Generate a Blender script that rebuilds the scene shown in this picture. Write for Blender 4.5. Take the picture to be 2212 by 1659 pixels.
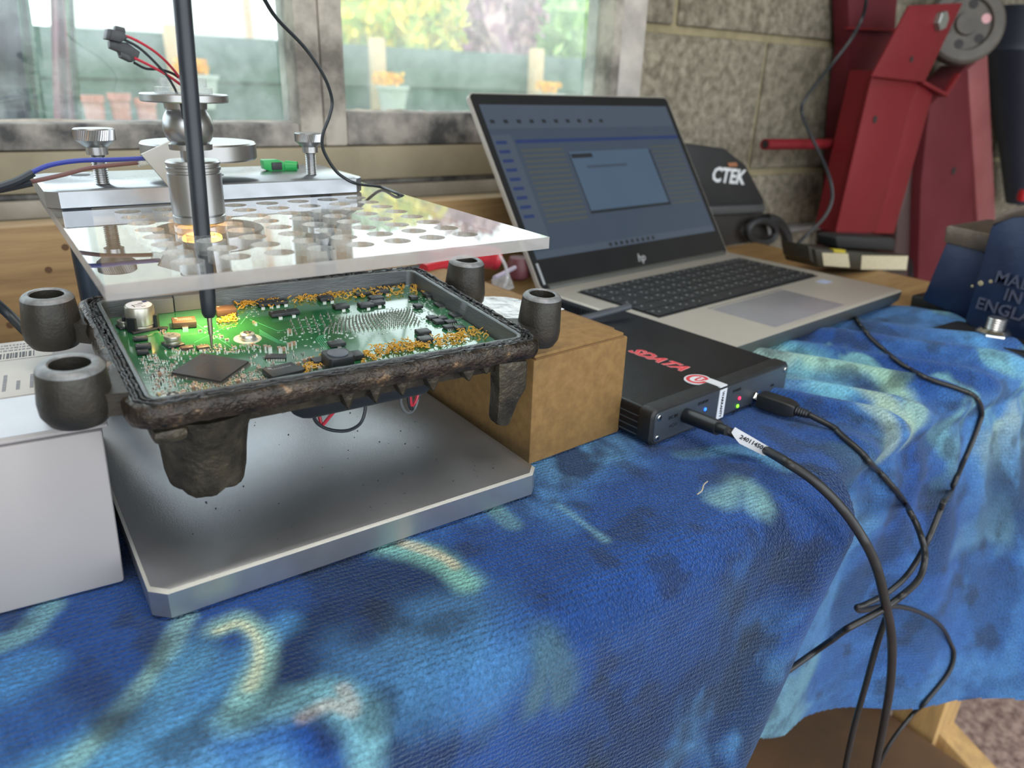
import bpy, bmesh, math, random
import numpy as np
from mathutils import Matrix, Vector, Euler
random.seed(7)
C = bpy.context.scene.collection
for o in list(bpy.data.objects): bpy.data.objects.remove(o)
SC = bpy.context.scene

# ------------------------------------------------------------ camera
FPX, CX, CY, HC = 1586.25, 1106.0, 829.5, 0.22
RM = Matrix(((0.81654899, -0.19445722, 0.54353853),
             (-0.57631348, -0.32895143, 0.74810008),
             (0.03332432, -0.92410895, -0.38067328)))   # world from (right, down, forward)
cam_d = bpy.data.cameras.new('camera'); cam = bpy.data.objects.new('camera', cam_d); C.objects.link(cam)
cam_d.sensor_width = 36; cam_d.lens = FPX / 2212 * 36
r_, d_, f_ = (RM.col[i] for i in range(3))
m4 = Matrix((( r_[0], -d_[0], -f_[0], 0), (r_[1], -d_[1], -f_[1], 0), (r_[2], -d_[2], -f_[2], HC), (0, 0, 0, 1)))
cam.matrix_world = m4
cam_d.clip_start = 0.01; cam_d.clip_end = 100
cam_d.dof.use_dof = True; cam_d.dof.focus_distance = 0.40; cam_d.dof.aperture_fstop = 9.0
SC.camera = cam
# ------------------------------------------------------------ world
W = bpy.data.worlds.new('sky'); SC.world = W; W.use_nodes = True
nt = W.node_tree; nt.nodes.clear()
out = nt.nodes.new('ShaderNodeOutputWorld'); bg = nt.nodes.new('ShaderNodeBackground')
tc = nt.nodes.new('ShaderNodeTexCoord'); sp = nt.nodes.new('ShaderNodeSeparateXYZ'); cr = nt.nodes.new('ShaderNodeValToRGB')
nt.links.new(tc.outputs['Generated'], sp.inputs[0]); nt.links.new(sp.outputs['Z'], cr.inputs[0])
cr.color_ramp.elements[0].position = 0.0; cr.color_ramp.elements[0].color = (0.30, 0.30, 0.27, 1)
cr.color_ramp.elements[1].position = 0.03; cr.color_ramp.elements[1].color = (0.86, 0.93, 1.0, 1)
nt.links.new(cr.outputs[0], bg.inputs[0]); bg.inputs[1].default_value = 3.9
nt.links.new(bg.outputs[0], out.inputs[0])
# ------------------------------------------------------------ unseen fill lamp, added to brighten the front of the scene
def area(name, loc, size, sy, power, col, target):
    l = bpy.data.lights.new(name, 'AREA'); l.shape = 'RECTANGLE'; l.size = size; l.size_y = sy; l.energy = power; l.color = col
    o = bpy.data.objects.new(name, l); C.objects.link(o); o.location = loc
    o.rotation_euler = (Vector(target) - Vector(loc)).to_track_quat('-Z', 'Y').to_euler()
    return o
area('added_fill_light', (0.1, -0.1, 1.38), 1.2, 0.25, 12, (1.0, 0.95, 0.88), (0.4, 0.3, 0))
SC.view_settings.view_transform = 'Standard'; SC.view_settings.look = 'None'
SC.view_settings.gamma = 1; SC.view_settings.use_curve_mapping = False
SC.view_settings.exposure = 0.15

# ------------------------------------------------------------ pixel -> world helpers (2212 x 1659)
O = Vector((0, 0, HC))
def ray(px, py): return RM @ Vector((px - CX, py - CY, FPX))
def P(px, py, z=0.0):
    r = ray(px, py); return O + r * ((z - HC) / r.z)
def PY(px, py, Y):
    r = ray(px, py); return O + r * (Y / r.y)
def PX(px, py, X):
    r = ray(px, py); return O + r * (X / r.x)
def PN(px, py, n, p0):
    r = ray(px, py); return O + r * ((Vector(p0) - O).dot(n) / r.dot(n))

# ------------------------------------------------------------ materials
def srgb(h):
    h = h.lstrip('#'); c = [int(h[i:i+2], 16) / 255 for i in (0, 2, 4)]
    return tuple((x / 12.92 if x <= .04045 else ((x + .055) / 1.055) ** 2.4) for x in c) + (1,)
MATS = {}
def mat(name, col, rough=.5, metal=0., col2=None, nscale=20., lo=.35, hi=.65, bump=0., bscale=200., coat=0., spec=.5,
        detail=4., coords='Object', stretch=None, emit=None, estr=0., rough2=None, sheen=0., alpha=1., col3=None):
    if name in MATS: return MATS[name]
    m = bpy.data.materials.new(name); m.use_nodes = True; n = m.node_tree.nodes; l = m.node_tree.links
    b = n['Principled BSDF']; c1 = srgb(col) if isinstance(col, str) else col
    b.inputs['Base Color'].default_value = c1; b.inputs['Roughness'].default_value = rough; b.inputs['Metallic'].default_value = metal
    b.inputs['Coat Weight'].default_value = coat; b.inputs['Specular IOR Level'].default_value = spec
    b.inputs['Sheen Weight'].default_value = sheen; b.inputs['Alpha'].default_value = alpha
    tc = n.new('ShaderNodeTexCoord'); mp = n.new('ShaderNodeMapping'); l.new(tc.outputs[coords], mp.inputs[0])
    if stretch: mp.inputs['Scale'].default_value = stretch
    if True:
        nz = n.new('ShaderNodeTexNoise'); nz.inputs['Scale'].default_value = nscale; nz.inputs['Detail'].default_value = detail
        nz.inputs['Roughness'].default_value = .6; l.new(mp.outputs[0], nz.inputs[0])
        r = n.new('ShaderNodeValToRGB'); l.new(nz.outputs[0], r.inputs[0])
        if col2 is None:
            c2 = tuple(min(1, x * 1.12 + .002) for x in c1[:3]) + (1,)
        else: c2 = srgb(col2) if isinstance(col2, str) else col2
        r.color_ramp.elements[0].position = lo; r.color_ramp.elements[0].color = c1
        r.color_ramp.elements[1].position = hi; r.color_ramp.elements[1].color = c2
        if col3:
            e = r.color_ramp.elements.new(min(.98, hi + .09)); e.color = srgb(col3)
        l.new(r.outputs[0], b.inputs['Base Color'])
        if rough2 is not None:
            mr = n.new('ShaderNodeMapRange'); mr.inputs[3].default_value = rough; mr.inputs[4].default_value = rough2
            mr.inputs[1].default_value = lo; mr.inputs[2].default_value = hi
            l.new(nz.outputs[0], mr.inputs[0]); l.new(mr.outputs[0], b.inputs['Roughness'])
    if bump:
        n2 = n.new('ShaderNodeTexNoise'); n2.inputs['Scale'].default_value = bscale; n2.inputs['Detail'].default_value = 3
        l.new(mp.outputs[0], n2.inputs[0])
        bp = n.new('ShaderNodeBump'); bp.inputs['Strength'].default_value = bump; bp.inputs['Distance'].default_value = .001
        l.new(n2.outputs[0], bp.inputs['Height']); l.new(bp.outputs[0], b.inputs['Normal'])
    if emit:
        b.inputs['Emission Color'].default_value = srgb(emit); b.inputs['Emission Strength'].default_value = estr
    MATS[name] = m; return m
def glassy(name, tint, haze, edge=False, ior=1.49, hazecol=(.9, .93, .93, 1), nscale=12., lo=.3, hi=.75, hmin=0.):
    """Clear sheet: see-through with Fresnel mirror, plus a share of pale dirt / frosting."""
    m = bpy.data.materials.new(name); m.use_nodes = True; n = m.node_tree.nodes; l = m.node_tree.links; n.clear()
    out = n.new('ShaderNodeOutputMaterial'); tr = n.new('ShaderNodeBsdfTransparent'); tr.inputs[0].default_value = tint
    gl = n.new('ShaderNodeBsdfGlossy'); gl.inputs['Roughness'].default_value = .015 if not edge else .15
    fr = n.new('ShaderNodeFresnel'); fr.inputs[0].default_value = ior
    geo = n.new('ShaderNodeNewGeometry'); inv = n.new('ShaderNodeMath'); inv.operation = 'SUBTRACT'; inv.inputs[0].default_value = 1; l.new(geo.outputs['Backfacing'], inv.inputs[1]); fm = n.new('ShaderNodeMath'); fm.operation = 'MULTIPLY'; f1 = n.new('ShaderNodeMath'); f1.operation = 'ADD'; f1.inputs[1].default_value = 1; l.new(fr.outputs[0], f1.inputs[0]); f2 = n.new('ShaderNodeMath'); f2.operation = 'DIVIDE'; l.new(fr.outputs[0], f2.inputs[0]); l.new(f1.outputs[0], f2.inputs[1]); f3 = n.new('ShaderNodeMath'); f3.operation = 'MULTIPLY'; f3.inputs[1].default_value = 2; l.new(f2.outputs[0], f3.inputs[0]); l.new(f3.outputs[0], fm.inputs[0]); l.new(inv.outputs[0], fm.inputs[1])   # both faces of the sheet: 2F/(1+F)
    mx = n.new('ShaderNodeMixShader'); l.new(fm.outputs[0], mx.inputs[0]); l.new(tr.outputs[0], mx.inputs[1]); l.new(gl.outputs[0], mx.inputs[2])
    df = n.new('ShaderNodeBsdfDiffuse'); df.inputs[0].default_value = hazecol
    tl = n.new('ShaderNodeBsdfTranslucent'); tl.inputs[0].default_value = hazecol
    ms = n.new('ShaderNodeMixShader'); ms.inputs[0].default_value = .6; l.new(df.outputs[0], ms.inputs[1]); l.new(tl.outputs[0], ms.inputs[2])
    tc = n.new('ShaderNodeTexCoord'); nz = n.new('ShaderNodeTexNoise'); nz.inputs['Scale'].default_value = nscale; nz.inputs['Detail'].default_value = 8
    nz.inputs['Roughness'].default_value = .65
    l.new(tc.outputs['Object'], nz.inputs[0])
    mr = n.new('ShaderNodeMapRange'); mr.inputs[1].default_value = lo; mr.inputs[2].default_value = hi; mr.inputs[3].default_value = hmin; mr.inputs[4].default_value = haze
    l.new(nz.outputs[0], mr.inputs[0])
    m2 = n.new('ShaderNodeMixShader'); l.new(mr.outputs[0], m2.inputs[0]); l.new(mx.outputs[0], m2.inputs[1]); l.new(ms.outputs[0], m2.inputs[2])
    l.new(m2.outputs[0], out.inputs[0]); MATS[name] = m; return m

# ------------------------------------------------------------ object helpers
MW = {}
def tag(o, label=None, cat=None, group=None, kind=None):
    if label: o['label'] = label
    if cat: o['category'] = cat
    if group: o['group'] = group
    if kind: o['kind'] = kind
    return o
def thing(name, label, cat, loc=(0, 0, 0), rot=(0, 0, 0), group=None):
    o = bpy.data.objects.new(name, None); C.objects.link(o); o.empty_display_size = .01
    o.location = loc; o.rotation_euler = rot
    MW[o.name] = Matrix.Translation(Vector(loc)) @ Euler(rot).to_matrix().to_4x4()
    return tag(o, label, cat, group)
def link(name, me, parent=None, local=False, smooth=False, mats=None, kind=None, label=None, at=None):
    """Link mesh as an object. World-space vertices are moved into the parent's frame unless local."""
    o = bpy.data.objects.new(name, me); C.objects.link(o)
    if mats:
        for m in (mats if isinstance(mats, (list, tuple)) else [mats]): me.materials.append(m)
    if smooth: me.polygons.foreach_set('use_smooth', [True] * len(me.polygons))
    if len(me.polygons) < 100000: me.set_sharp_from_angle(angle=math.radians(38))
    base = MW[parent.name] if parent else Matrix()
    if not local and parent: me.transform(base.inverted())
    # put the origin at the middle of the mesh base
    if len(me.vertices):
        co = np.empty(len(me.vertices) * 3); me.vertices.foreach_get('co', co); co = co.reshape(-1, 3)
        c = Vector(((co[:, 0].min() + co[:, 0].max()) / 2, (co[:, 1].min() + co[:, 1].max()) / 2, co[:, 2].min())) if at is None else Vector(at)
        me.transform(Matrix.Translation(-c)); o.location = c
    if parent: o.parent = parent
    MW[o.name] = base @ Matrix.Translation(o.location)
    if kind: o['kind'] = kind
    if label: o['label'] = label
    return o
def bmlink(name, bm, mats, parent=None, **k):
    me = bpy.data.meshes.new(name); bm.normal_update(); bm.to_mesh(me); bm.free(); return link(name, me, parent, mats=mats, **k)
def bx(bm, x0, x1, y0, y1, z0, z1, M=None, mi=0, bev=0.):
    vs = [Vector((x, y, z)) for z in (z0, z1) for y in (y0, y1) for x in (x0, x1)]
    if M: vs = [M @ v for v in vs]
    v = [bm.verts.new(p) for p in vs]
    fs = [bm.faces.new([v[i] for i in q]) for q in ((0, 2, 3, 1), (4, 5, 7, 6), (0, 1, 5, 4), (2, 6, 7, 3), (0, 4, 6, 2), (1, 3, 7, 5))]
    for f in fs: f.material_index = mi
    if bev:
        es = list({e for f in fs for e in f.edges})
        bmesh.ops.bevel(bm, geom=es, offset=bev, segments=2, affect='EDGES', profile=.5)
    return fs
def lathe(bm, prof, M=None, seg=32, mi=0, cap=True, mis=None):
    """prof: (radius, z) from bottom to top"""
    rings = []
    for (r, z) in prof:
        ring = []
        for i in range(seg):
            a = 2 * math.pi * i / seg; p = Vector((r * math.cos(a), r * math.sin(a), z))
            ring.append(bm.verts.new(M @ p if M else p))
        rings.append(ring)
    for k in range(len(rings) - 1):
        for i in range(seg):
            j = (i + 1) % seg; f = bm.faces.new((rings[k][i], rings[k][j], rings[k+1][j], rings[k+1][i])); f.material_index = mis[k] if mis else mi; f.smooth = True
    if cap:
        f = bm.faces.new(list(reversed(rings[0]))); f.material_index = mis[0] if mis else mi
        f = bm.faces.new(rings[-1]); f.material_index = mis[-1] if mis else mi
    return rings
def catmull(pts, n=8):
    pts = [Vector(p) for p in pts]; q = [pts[0] * 2 - pts[1]] + pts + [pts[-1] * 2 - pts[-2]]; out = []
    for i in range(1, len(q) - 2):
        for k in range(n):
            t = k / n; a, b, c, d = q[i-1], q[i], q[i+1], q[i+2]
            out.append(.5 * ((2*b) + (c-a)*t + (2*a-5*b+4*c-d)*t*t + (3*b-a-3*c+d)*t**3))
    out.append(pts[-1]); return out
def tube(bm, pts, r, seg=10, mi=0, n=8, smooth=True, r2=None, close=True):
    ps = catmull(pts, n) if smooth else [Vector(p) for p in pts]
    up = Vector((0, 0, 1)); t0 = (ps[1] - ps[0]).normalized()
    if abs(t0.dot(up)) > .9: up = Vector((1, 0, 0))
    nrm = t0.cross(up).normalized(); prev = None
    for i, p in enumerate(ps):
        t = (ps[min(i+1, len(ps)-1)] - ps[max(i-1, 0)]).normalized()
        nrm = (nrm - t * nrm.dot(t)).normalized(); bn = t.cross(nrm)
        rr = r if r2 is None else r + (r2 - r) * i / (len(ps) - 1)
        ring = [bm.verts.new(p + (nrm * math.cos(2*math.pi*k/seg) + bn * math.sin(2*math.pi*k/seg)) * rr) for k in range(seg)]
        if prev:
            for k in range(seg):
                f = bm.faces.new((prev[k], prev[(k+1) % seg], ring[(k+1) % seg], ring[k])); f.smooth = True; f.material_index = mi
        elif close: bm.faces.new(list(reversed(ring))).material_index = mi
        prev = ring
    if close: bm.faces.new(prev).material_index = mi
def prism(bm, pts, off, mi=0, bev=0.):
    """pts: closed polygon (world), off: extrusion vector"""
    a = [bm.verts.new(p) for p in pts]; b = [bm.verts.new(Vector(p) + off) for p in pts]; n = len(a)
    fs = [bm.faces.new(a), bm.faces.new(list(reversed(b)))]
    for i in range(n): fs.append(bm.faces.new((a[i], b[i], b[(i+1) % n], a[(i+1) % n])))
    for f in fs: f.material_index = mi
    bmesh.ops.recalc_face_normals(bm, faces=fs)
    if bev:
        bmesh.ops.bevel(bm, geom=list({e for f in fs for e in f.edges}), offset=bev, segments=2, affect='EDGES', profile=.5)
    return fs
def slab(name, pts, Y, th, m, parent=None, bev=.0015, nrm=None, p0=None, **k):
    """solid board standing at depth Y; outline given where the photo shows it"""
    bm = bmesh.new()
    if nrm is None: q = [PY(x, y, Y) for x, y in pts]; off = Vector((0, th, 0))
    else: q = [PN(x, y, nrm, p0) for x, y in pts]; off = nrm.normalized() * th
    prism(bm, q, off, bev=bev); return bmlink(name, bm, m, parent, smooth=False, **k)
def sheet(outline, holes, z0, z1, seg=40):
    """flat plate with round holes; outline (x,y) list, holes (x,y,r) -> mesh"""
    cu = bpy.data.curves.new('plate', 'CURVE'); cu.dimensions = '2D'; cu.fill_mode = 'BOTH'; cu.extrude = (z1 - z0) / 2
    def add(pts):
        s = cu.splines.new('POLY'); s.points.add(len(pts) - 1); s.use_cyclic_u = True
        for i, p in enumerate(pts): s.points[i].co = (p[0], p[1], 0, 1)
    add(outline)
    for (x, y, r) in holes: add([(x + r*math.cos(2*math.pi*i/seg), y + r*math.sin(2*math.pi*i/seg)) for i in range(seg)])
    o = bpy.data.objects.new('tmp', cu); C.objects.link(o); bpy.context.view_layer.update()
    me = bpy.data.meshes.new_from_object(o.evaluated_get(bpy.context.evaluated_depsgraph_get()))
    bpy.data.objects.remove(o); bpy.data.curves.remove(cu)
    me.transform(Matrix.Translation((0, 0, (z0 + z1) / 2)))
    bm = bmesh.new(); bm.from_mesh(me); bmesh.ops.remove_doubles(bm, verts=bm.verts, dist=1e-6); bmesh.ops.recalc_face_normals(bm, faces=bm.faces)
    bm.to_mesh(me); bm.free(); me.materials.clear(); return me
def text_mesh(s, size, ext=.0002, shear=0., bold=0., space=1.):
    cu = bpy.data.curves.new('lettering', 'FONT'); cu.body = s; cu.size = size; cu.extrude = ext; cu.shear = shear; cu.offset = bold; cu.resolution_u = 2
    cu.space_character = space
    o = bpy.data.objects.new('tmp', cu); C.objects.link(o); bpy.context.view_layer.update()
    me = bpy.data.meshes.new_from_object(o.evaluated_get(bpy.context.evaluated_depsgraph_get()))
    bpy.data.objects.remove(o); bpy.data.curves.remove(cu); me.materials.clear(); return me
def text(name, s, size, org, xd, yd, m, parent, local=False, **k):
    me = text_mesh(s, size, **k); xd = Vector(xd).normalized(); yd = Vector(yd); yd = (yd - xd * yd.dot(xd)).normalized(); zd = xd.cross(yd)
    M = Matrix(((xd.x, yd.x, zd.x, org[0]), (xd.y, yd.y, zd.y, org[1]), (xd.z, yd.z, zd.z, org[2]), (0, 0, 0, 1)))
    me.transform(M); return link(name, me, parent, local=local, mats=m)
def rrect(x0, x1, y0, y1, r, seg=6, sub=1):
    out = []
    cs = [(x1 - r, y1 - r, 0), (x0 + r, y1 - r, 90), (x0 + r, y0 + r, 180), (x1 - r, y0 + r, 270)]
    for i, (cx, cy, a0) in enumerate(cs):
        arc = [(cx + r * math.cos(math.radians(a0 + 90 * k / seg)), cy + r * math.sin(math.radians(a0 + 90 * k / seg))) for k in range(seg + 1)]
        out += arc
        nx = cs[(i + 1) % 4]; q = (nx[0] + r * math.cos(math.radians(nx[2])), nx[1] + r * math.sin(math.radians(nx[2]))); p = arc[-1]
        for k in range(1, sub): out.append((p[0] + (q[0] - p[0]) * k / sub, p[1] + (q[1] - p[1]) * k / sub))
    return out
def loft(bm, loops, mis=None, cap0=True, cap1=True, smooth=True):
    rings = [[bm.verts.new(p) for p in lp] for lp in loops]; n = len(rings[0])
    for k in range(len(rings) - 1):
        for i in range(n):
            j = (i + 1) % n; f = bm.faces.new((rings[k][i], rings[k][j], rings[k+1][j], rings[k+1][i])); f.smooth = smooth
            if mis: f.material_index = mis[k]
    if cap0: bm.faces.new(list(reversed(rings[0]))).material_index = mis[0] if mis else 0
    if cap1: bm.faces.new(rings[-1]).material_index = mis[-1] if mis else 0
    return rings

# ============================================================ SETTING
K = 1.22
TH = math.radians(-1.68); WX = Vector((math.cos(TH), math.sin(TH), 0)); WN = Vector((-math.sin(TH), math.cos(TH), 0))
WP = Vector((.97 * K, .69 * K, 0))
D0 = WP.dot(WN)
def wp(s, off, z):            # wall frame: s along, off towards the room
    return WX * s + WN * (D0 - off) + Vector((0, 0, z))
def wz(z1): return .22 + (z1 - .22) * K
MWALL = Matrix(((WX.x, WN.x, 0, 0), (WX.y, WN.y, 0, 0), (0, 0, 1, 0), (0, 0, 0, 1)))
def wbx(bm, s0, s1, o0, o1, z0, z1, bev=0., mi=0):
    """box in the wall frame; o = distance from wall face towards room"""
    return bx(bm, s0, s1, D0 - o1, D0 - o0, z0, z1, M=MWALL, bev=bev, mi=mi)

m_block = mat('concrete_block', '#645e50', .95, col2='#979080', nscale=75, bump=1.5, bscale=160, lo=.38, hi=.7, detail=8)
m_block2 = mat('concrete_block_dark', '#5d584b', .95, col2='#8b8575', nscale=65, bump=1.5, bscale=140, lo=.38, hi=.7, detail=8)
m_mortar = mat('mortar', '#7d745a', .95, col2='#948a6d', nscale=30, bump=.6, bscale=150)
m_paint = mat('flaking_white_paint', '#6a665f', .75, col2='#b9b3a8', nscale=14, lo=.34, hi=.56, bump=.5, bscale=80, detail=8)
m_dirt_shade = mat('dirty_grey_paint_and_shade', '#3f3f40', .8, col2='#a39e96', nscale=17, lo=.38, hi=.62, bump=.8, bscale=60, detail=9)
m_beige = mat('beige_sill', '#857d68', .8, col2='#a39a82', nscale=9, lo=.3, hi=.7, bump=.3, bscale=60, detail=7)
m_strip = mat('grey_strip', '#827c70', .8, col2='#9d968a', nscale=15)
m_wood = mat('pine_plank', '#7f6543', .6, col2='#a3875d', nscale=14, stretch=(.6, 8, 9), lo=.3, hi=.7, detail=6, bump=.2, bscale=60)
m_ply = mat('plywood_worktop', '#84653e', .6, col2='#a58657', nscale=12, stretch=(1, 7, 1), lo=.3, hi=.7, detail=6)
m_floor = mat('gravel_floor', '#6d5652', .95, col2='#b59d90', nscale=60, lo=.35, hi=.62, bump=1, bscale=60)
m_plaster = mat('wall_plaster', '#9b9689', .9, nscale=8)

# block wall to the right of the windows, blocks as parts
bm = bmesh.new(); wbx(bm, .80, 2.9, -.10, -.006, -.9, 1.45)
wall = bmlink('wall_back', bm, m_mortar, kind='structure')
zj = [wz(.11), wz(.285)]; ph = zj[1] - zj[0]; bl = ph * 2.0
for row in range(-4, 5):
    z0 = zj[0] + row * ph; s0 = .892 * K - (row % 2) * bl * .5 - bl
    for c in range(-1, 5):
        a = s0 + c * bl; b = a + bl - .010
        a = max(a, .805); b = min(b, 2.85)
        if b - a < .02: continue
        bm = bmesh.new(); wbx(bm, a, b, -.05, random.uniform(-.001, .0015), z0 + .006, z0 + ph - .006, bev=.004)
        bmlink('block', bm, [m_block, m_block2][(row + c) % 2], wall)
# wall below the windows and above them
bm = bmesh.new(); wbx(bm, -2.0, .80, -.10, -.012, -.9, wz(.096)); bmlink('wall_below_window', bm, m_plaster, kind='structure').name = 'wall_back'
ZT = 1.18
bm = bmesh.new(); wbx(bm, -2.0, .80, -.10, 0, ZT + .06, 1.45); bmlink('wall_back', bm, m_plaster, kind='structure')
bm = bmesh.new(); bx(bm, -2.2, 3.2, -1.7, 1.3, 1.45, 1.50); bmlink('ceiling', bm, mat('ceiling_board', '#8d8980', .9), kind='structure')
bm = bmesh.new(); bx(bm, -2.2, 3.2, -3.0, .98, -.95, -.9); bmlink('floor', bm, m_floor, kind='structure')
bm = bmesh.new(); bx(bm, 2.7, 2.8, -1.7, 1.0, -.9, 1.45); bmlink('wall_right', bm, m_plaster, kind='structure')
bm = bmesh.new(); bx(bm, -2.1, -2.0, -1.7, 1.0, -.9, 1.45); bmlink('wall_left', bm, m_plaster, kind='structure')

# windows: left pane (s -.9 .. .236) and right pane (.282 .. .607) scaled by K
g1 = glassy('dirty_window_glass', (.90, .93, .93, 1), .30, hazecol=(.62, .68, .68, 1), nscale=26., lo=.42, hi=.78, hmin=.05)
g2 = glassy('dirty_window_glass_right', (.90, .93, .91, 1), .28, hazecol=(.68, .74, .71, 1), nscale=18., lo=.38, hi=.8, hmin=.06)
def window(nm, s0, s1, zb, zt, fl, fr, glass, fb):
    root = thing(nm, None, None, wp((s0+s1)/2, 0, zb)); root['kind'] = 'structure'
    bm = bmesh.new(); wbx(bm, s0 - fl, s0, -.05, .012, zb - fb, zt + .05, bev=.003); bmlink('frame_stile', bm, m_paint, root)
    bm = bmesh.new(); wbx(bm, s1, s1 + fr, -.05, .012, zb - fb, zt + .05, bev=.003); bmlink('frame_stile', bm, m_paint, root)
    bm = bmesh.new(); wbx(bm, s0, s1, -.05, .010, zb - fb, zb, bev=.003); bmlink('bottom_rail', bm, m_dirt_shade, root)
    bm = bmesh.new(); wbx(bm, s0, s1, -.05, .010, zt, zt + .05, bev=.003); bmlink('top_rail', bm, m_paint, root)
    bm = bmesh.new(); wbx(bm, s0, s1, -.027, -.023, zb, zt); bmlink('pane', bm, glass, root)
    bm = bmesh.new()     # ragged old putty bead along the lower edge of the pane
    pts = [wp(s0 + (s1 - s0) * i / 60, -.018, zb - .0015 + random.uniform(-.001, .0015)) for i in range(61)]
    tube(bm, pts, .003, seg=6, n=2); bmlink('putty', bm, m_paint, root)
    return root
zb1, zb2 = wz(.1775), wz(.188)
window('window_1', -1.7, .236 * K, zb1, ZT, .05, .0228 * K, g1, zb1 - wz(.157))
window('window_2', .282 * K, .607 * K, zb2, ZT, .0228 * K, .013 * K, g2, zb2 - wz(.157))
# white jamb at the right of window 2
bm = bmesh.new(); wbx(bm, .622 * K, .662 * K, -.05, .004, wz(.09), ZT + .06, bev=.003); bmlink('trim_1', bm, mat('grey_jamb', '#8e8a85', .7, col2='#c5c0b8', nscale=12), kind='structure')
bm = bmesh.new(); wbx(bm, .662 * K, .80, -.05, .0, wz(.09), ZT + .06, bev=.003); bmlink('trim_2', bm, m_beige, kind='structure')
# sill boards, one below the other; the thin dark strip is their shadow, painted in
for i, (za, zb_, off, mm) in enumerate([(.1245, .1565, .012, m_beige), (.1190, .1245, .004, m_dirt_shade), (.1045, .1190, .010, m_strip), (.0965, .1045, .024, m_beige)]):
    bm = bmesh.new(); wbx(bm, -1.9, .80, -.05, off, wz(za), wz(zb_) - .0003, bev=.002); bmlink('trim_%d' % (i + 3), bm, mm, kind='structure')

# ------------------------------------------------------------ garden outside
def Yd(px, py, d): return PY(px, py, d)
m_fence = mat('green_grey_fence', '#4c6157', .9, col2='#5f7368', nscale=6)
ft = PY(740, 93, 5.0).z
gfen = thing('garden_fence', 'green-grey garden fence of horizontal boards behind both windows', 'fence', (2.5, 5.0, -1.4))
nb = 14; hh = (ft + 1.4) / nb
for i in range(nb):
    bm = bmesh.new(); bx(bm, -4, 8.5, 5.0 + .022 * (i % 2), 5.021 + .022 * (i % 2), -1.4 + i * hh - (.01 if i % 2 else -.004), -1.4 + (i + 1) * hh + (.01 if i % 2 and i < nb - 1 else -.004)); bmlink('board', bm, m_fence, gfen)
m_post = mat('tan_fence_post', '#b59a73', .8, col2='#c6ac86', nscale=8)
for px, lab in ((382, 'left of the centre mullion'), (815, 'left in the right window'), (1157, 'right in the right window')):
    x = PY(px, 150, 4.93).x
    bm = bmesh.new(); bx(bm, x - .045, x + .045, 4.88, 4.97, -1.4, ft + .04, bev=.01)
    tag(bmlink('fence_post', bm, m_post), 'tan timber fence post, ' + lab, 'post', 'fence posts')
bm = bmesh.new(); bx(bm, -12, 16, 1.1, 14, -1.5, -1.4); tag(bmlink('lawn', bm, mat('lawn_grass', '#5c7a3c', .95, col2='#86a05a', nscale=9)), 'green lawn in the garden beyond the windows', 'lawn', kind='stuff')
# white building with plain walls
bld = thing('white_building', 'white rendered building behind the fence, top of left window', 'building', (-1.6, 9.5, -1.4))
x0 = PY(160, 40, 9.5).x; x1 = PY(592, 40, 9.5).x
bm = bmesh.new(); bx(bm, x0, x1, 9.5, 12, -1.4, 3.4); bmlink('wall', bm, mat('white_render', '#eceae2', .9, nscale=2), bld)
bm = bmesh.new(); prism(bm, [Vector((x0 - .2, 9.3, 3.35)), Vector((x1 + .2, 9.3, 3.35)), Vector((x1 - .3, 10.6, 4.1)), Vector((x0 + .3, 10.6, 4.1))], Vector((0, 1.8, 0))); bmlink('roof', bm, mat('slate_roof', '#6b6764', .8), bld)
bm = bmesh.new(); bx(bm, x1 - .35, x1 - .28, 9.44, 9.5, -1.4, 3.35); bmlink('downpipe', bm, mat('tan_pipe', '#c9a283', .6), bld)
def bush(name, label, cat, cx, cy, cz, r, cols, n=900, ls=.05, trunk=True, sq=(1, .7, 1)):
    root = thing(name, label, cat, (cx, cy, -1.4))
    bm = bmesh.new(); bmesh.ops.create_icosphere(bm, subdivisions=4, radius=1)
    for v in bm.verts:
        k = 1 + .22 * math.sin(7 * v.co.x + 3 * v.co.z) * math.sin(6 * v.co.y + 5 * v.co.z) + random.uniform(-.04, .04)
        v.co = Vector((cx + v.co.x * r * .8 * k * sq[0], cy + v.co.y * r * .8 * k * sq[1], cz + v.co.z * r * .8 * k * sq[2]))
    for f in bm.faces: f.material_index = random.randrange(len(cols))
    bmlink('crown', bm, cols, root)
    bm = bmesh.new()
    for i in range(n):
        u = Vector((random.gauss(0, 1), random.gauss(0, 1), random.gauss(0, 1))).normalized() * r * random.uniform(.5, 1.0)
        c = Vector((cx + u.x * sq[0], cy + u.y * sq[1], cz + u.z * sq[2]))
        E = Euler((random.uniform(0, 6), random.uniform(0, 6), random.uniform(0, 6))).to_matrix()
        q = [c + E @ (Vector(p) * ls * random.uniform(.7, 1.5)) for p in ((-1, 0, 0), (0, -.5, .12), (1, 0, 0), (0, .5, .12))]
        f = bm.faces.new([bm.verts.new(p) for p in q]); f.material_index = random.randrange(len(cols))
    bmlink('foliage', bm, cols, root, kind='stuff')
    bm = bmesh.new()
    for k in range(5):
        e = Vector((cx + random.uniform(-.6, .6) * r, cy, cz + random.uniform(-.2, .6) * r))
        tube(bm, [Vector((cx + .04 * k, cy, -1.4)), Vector((cx + .08 * k, cy, (cz - 1.4) / 2)), e], .035, seg=6, r2=.012)
    bmlink('stem', bm, mat('bush_stem', '#9a7f76', .8), root)
leafm = lambda n, c: mat(n, c, .7, nscale=3)
def at5(px, py, d): return PY(px, py, d)
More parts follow.
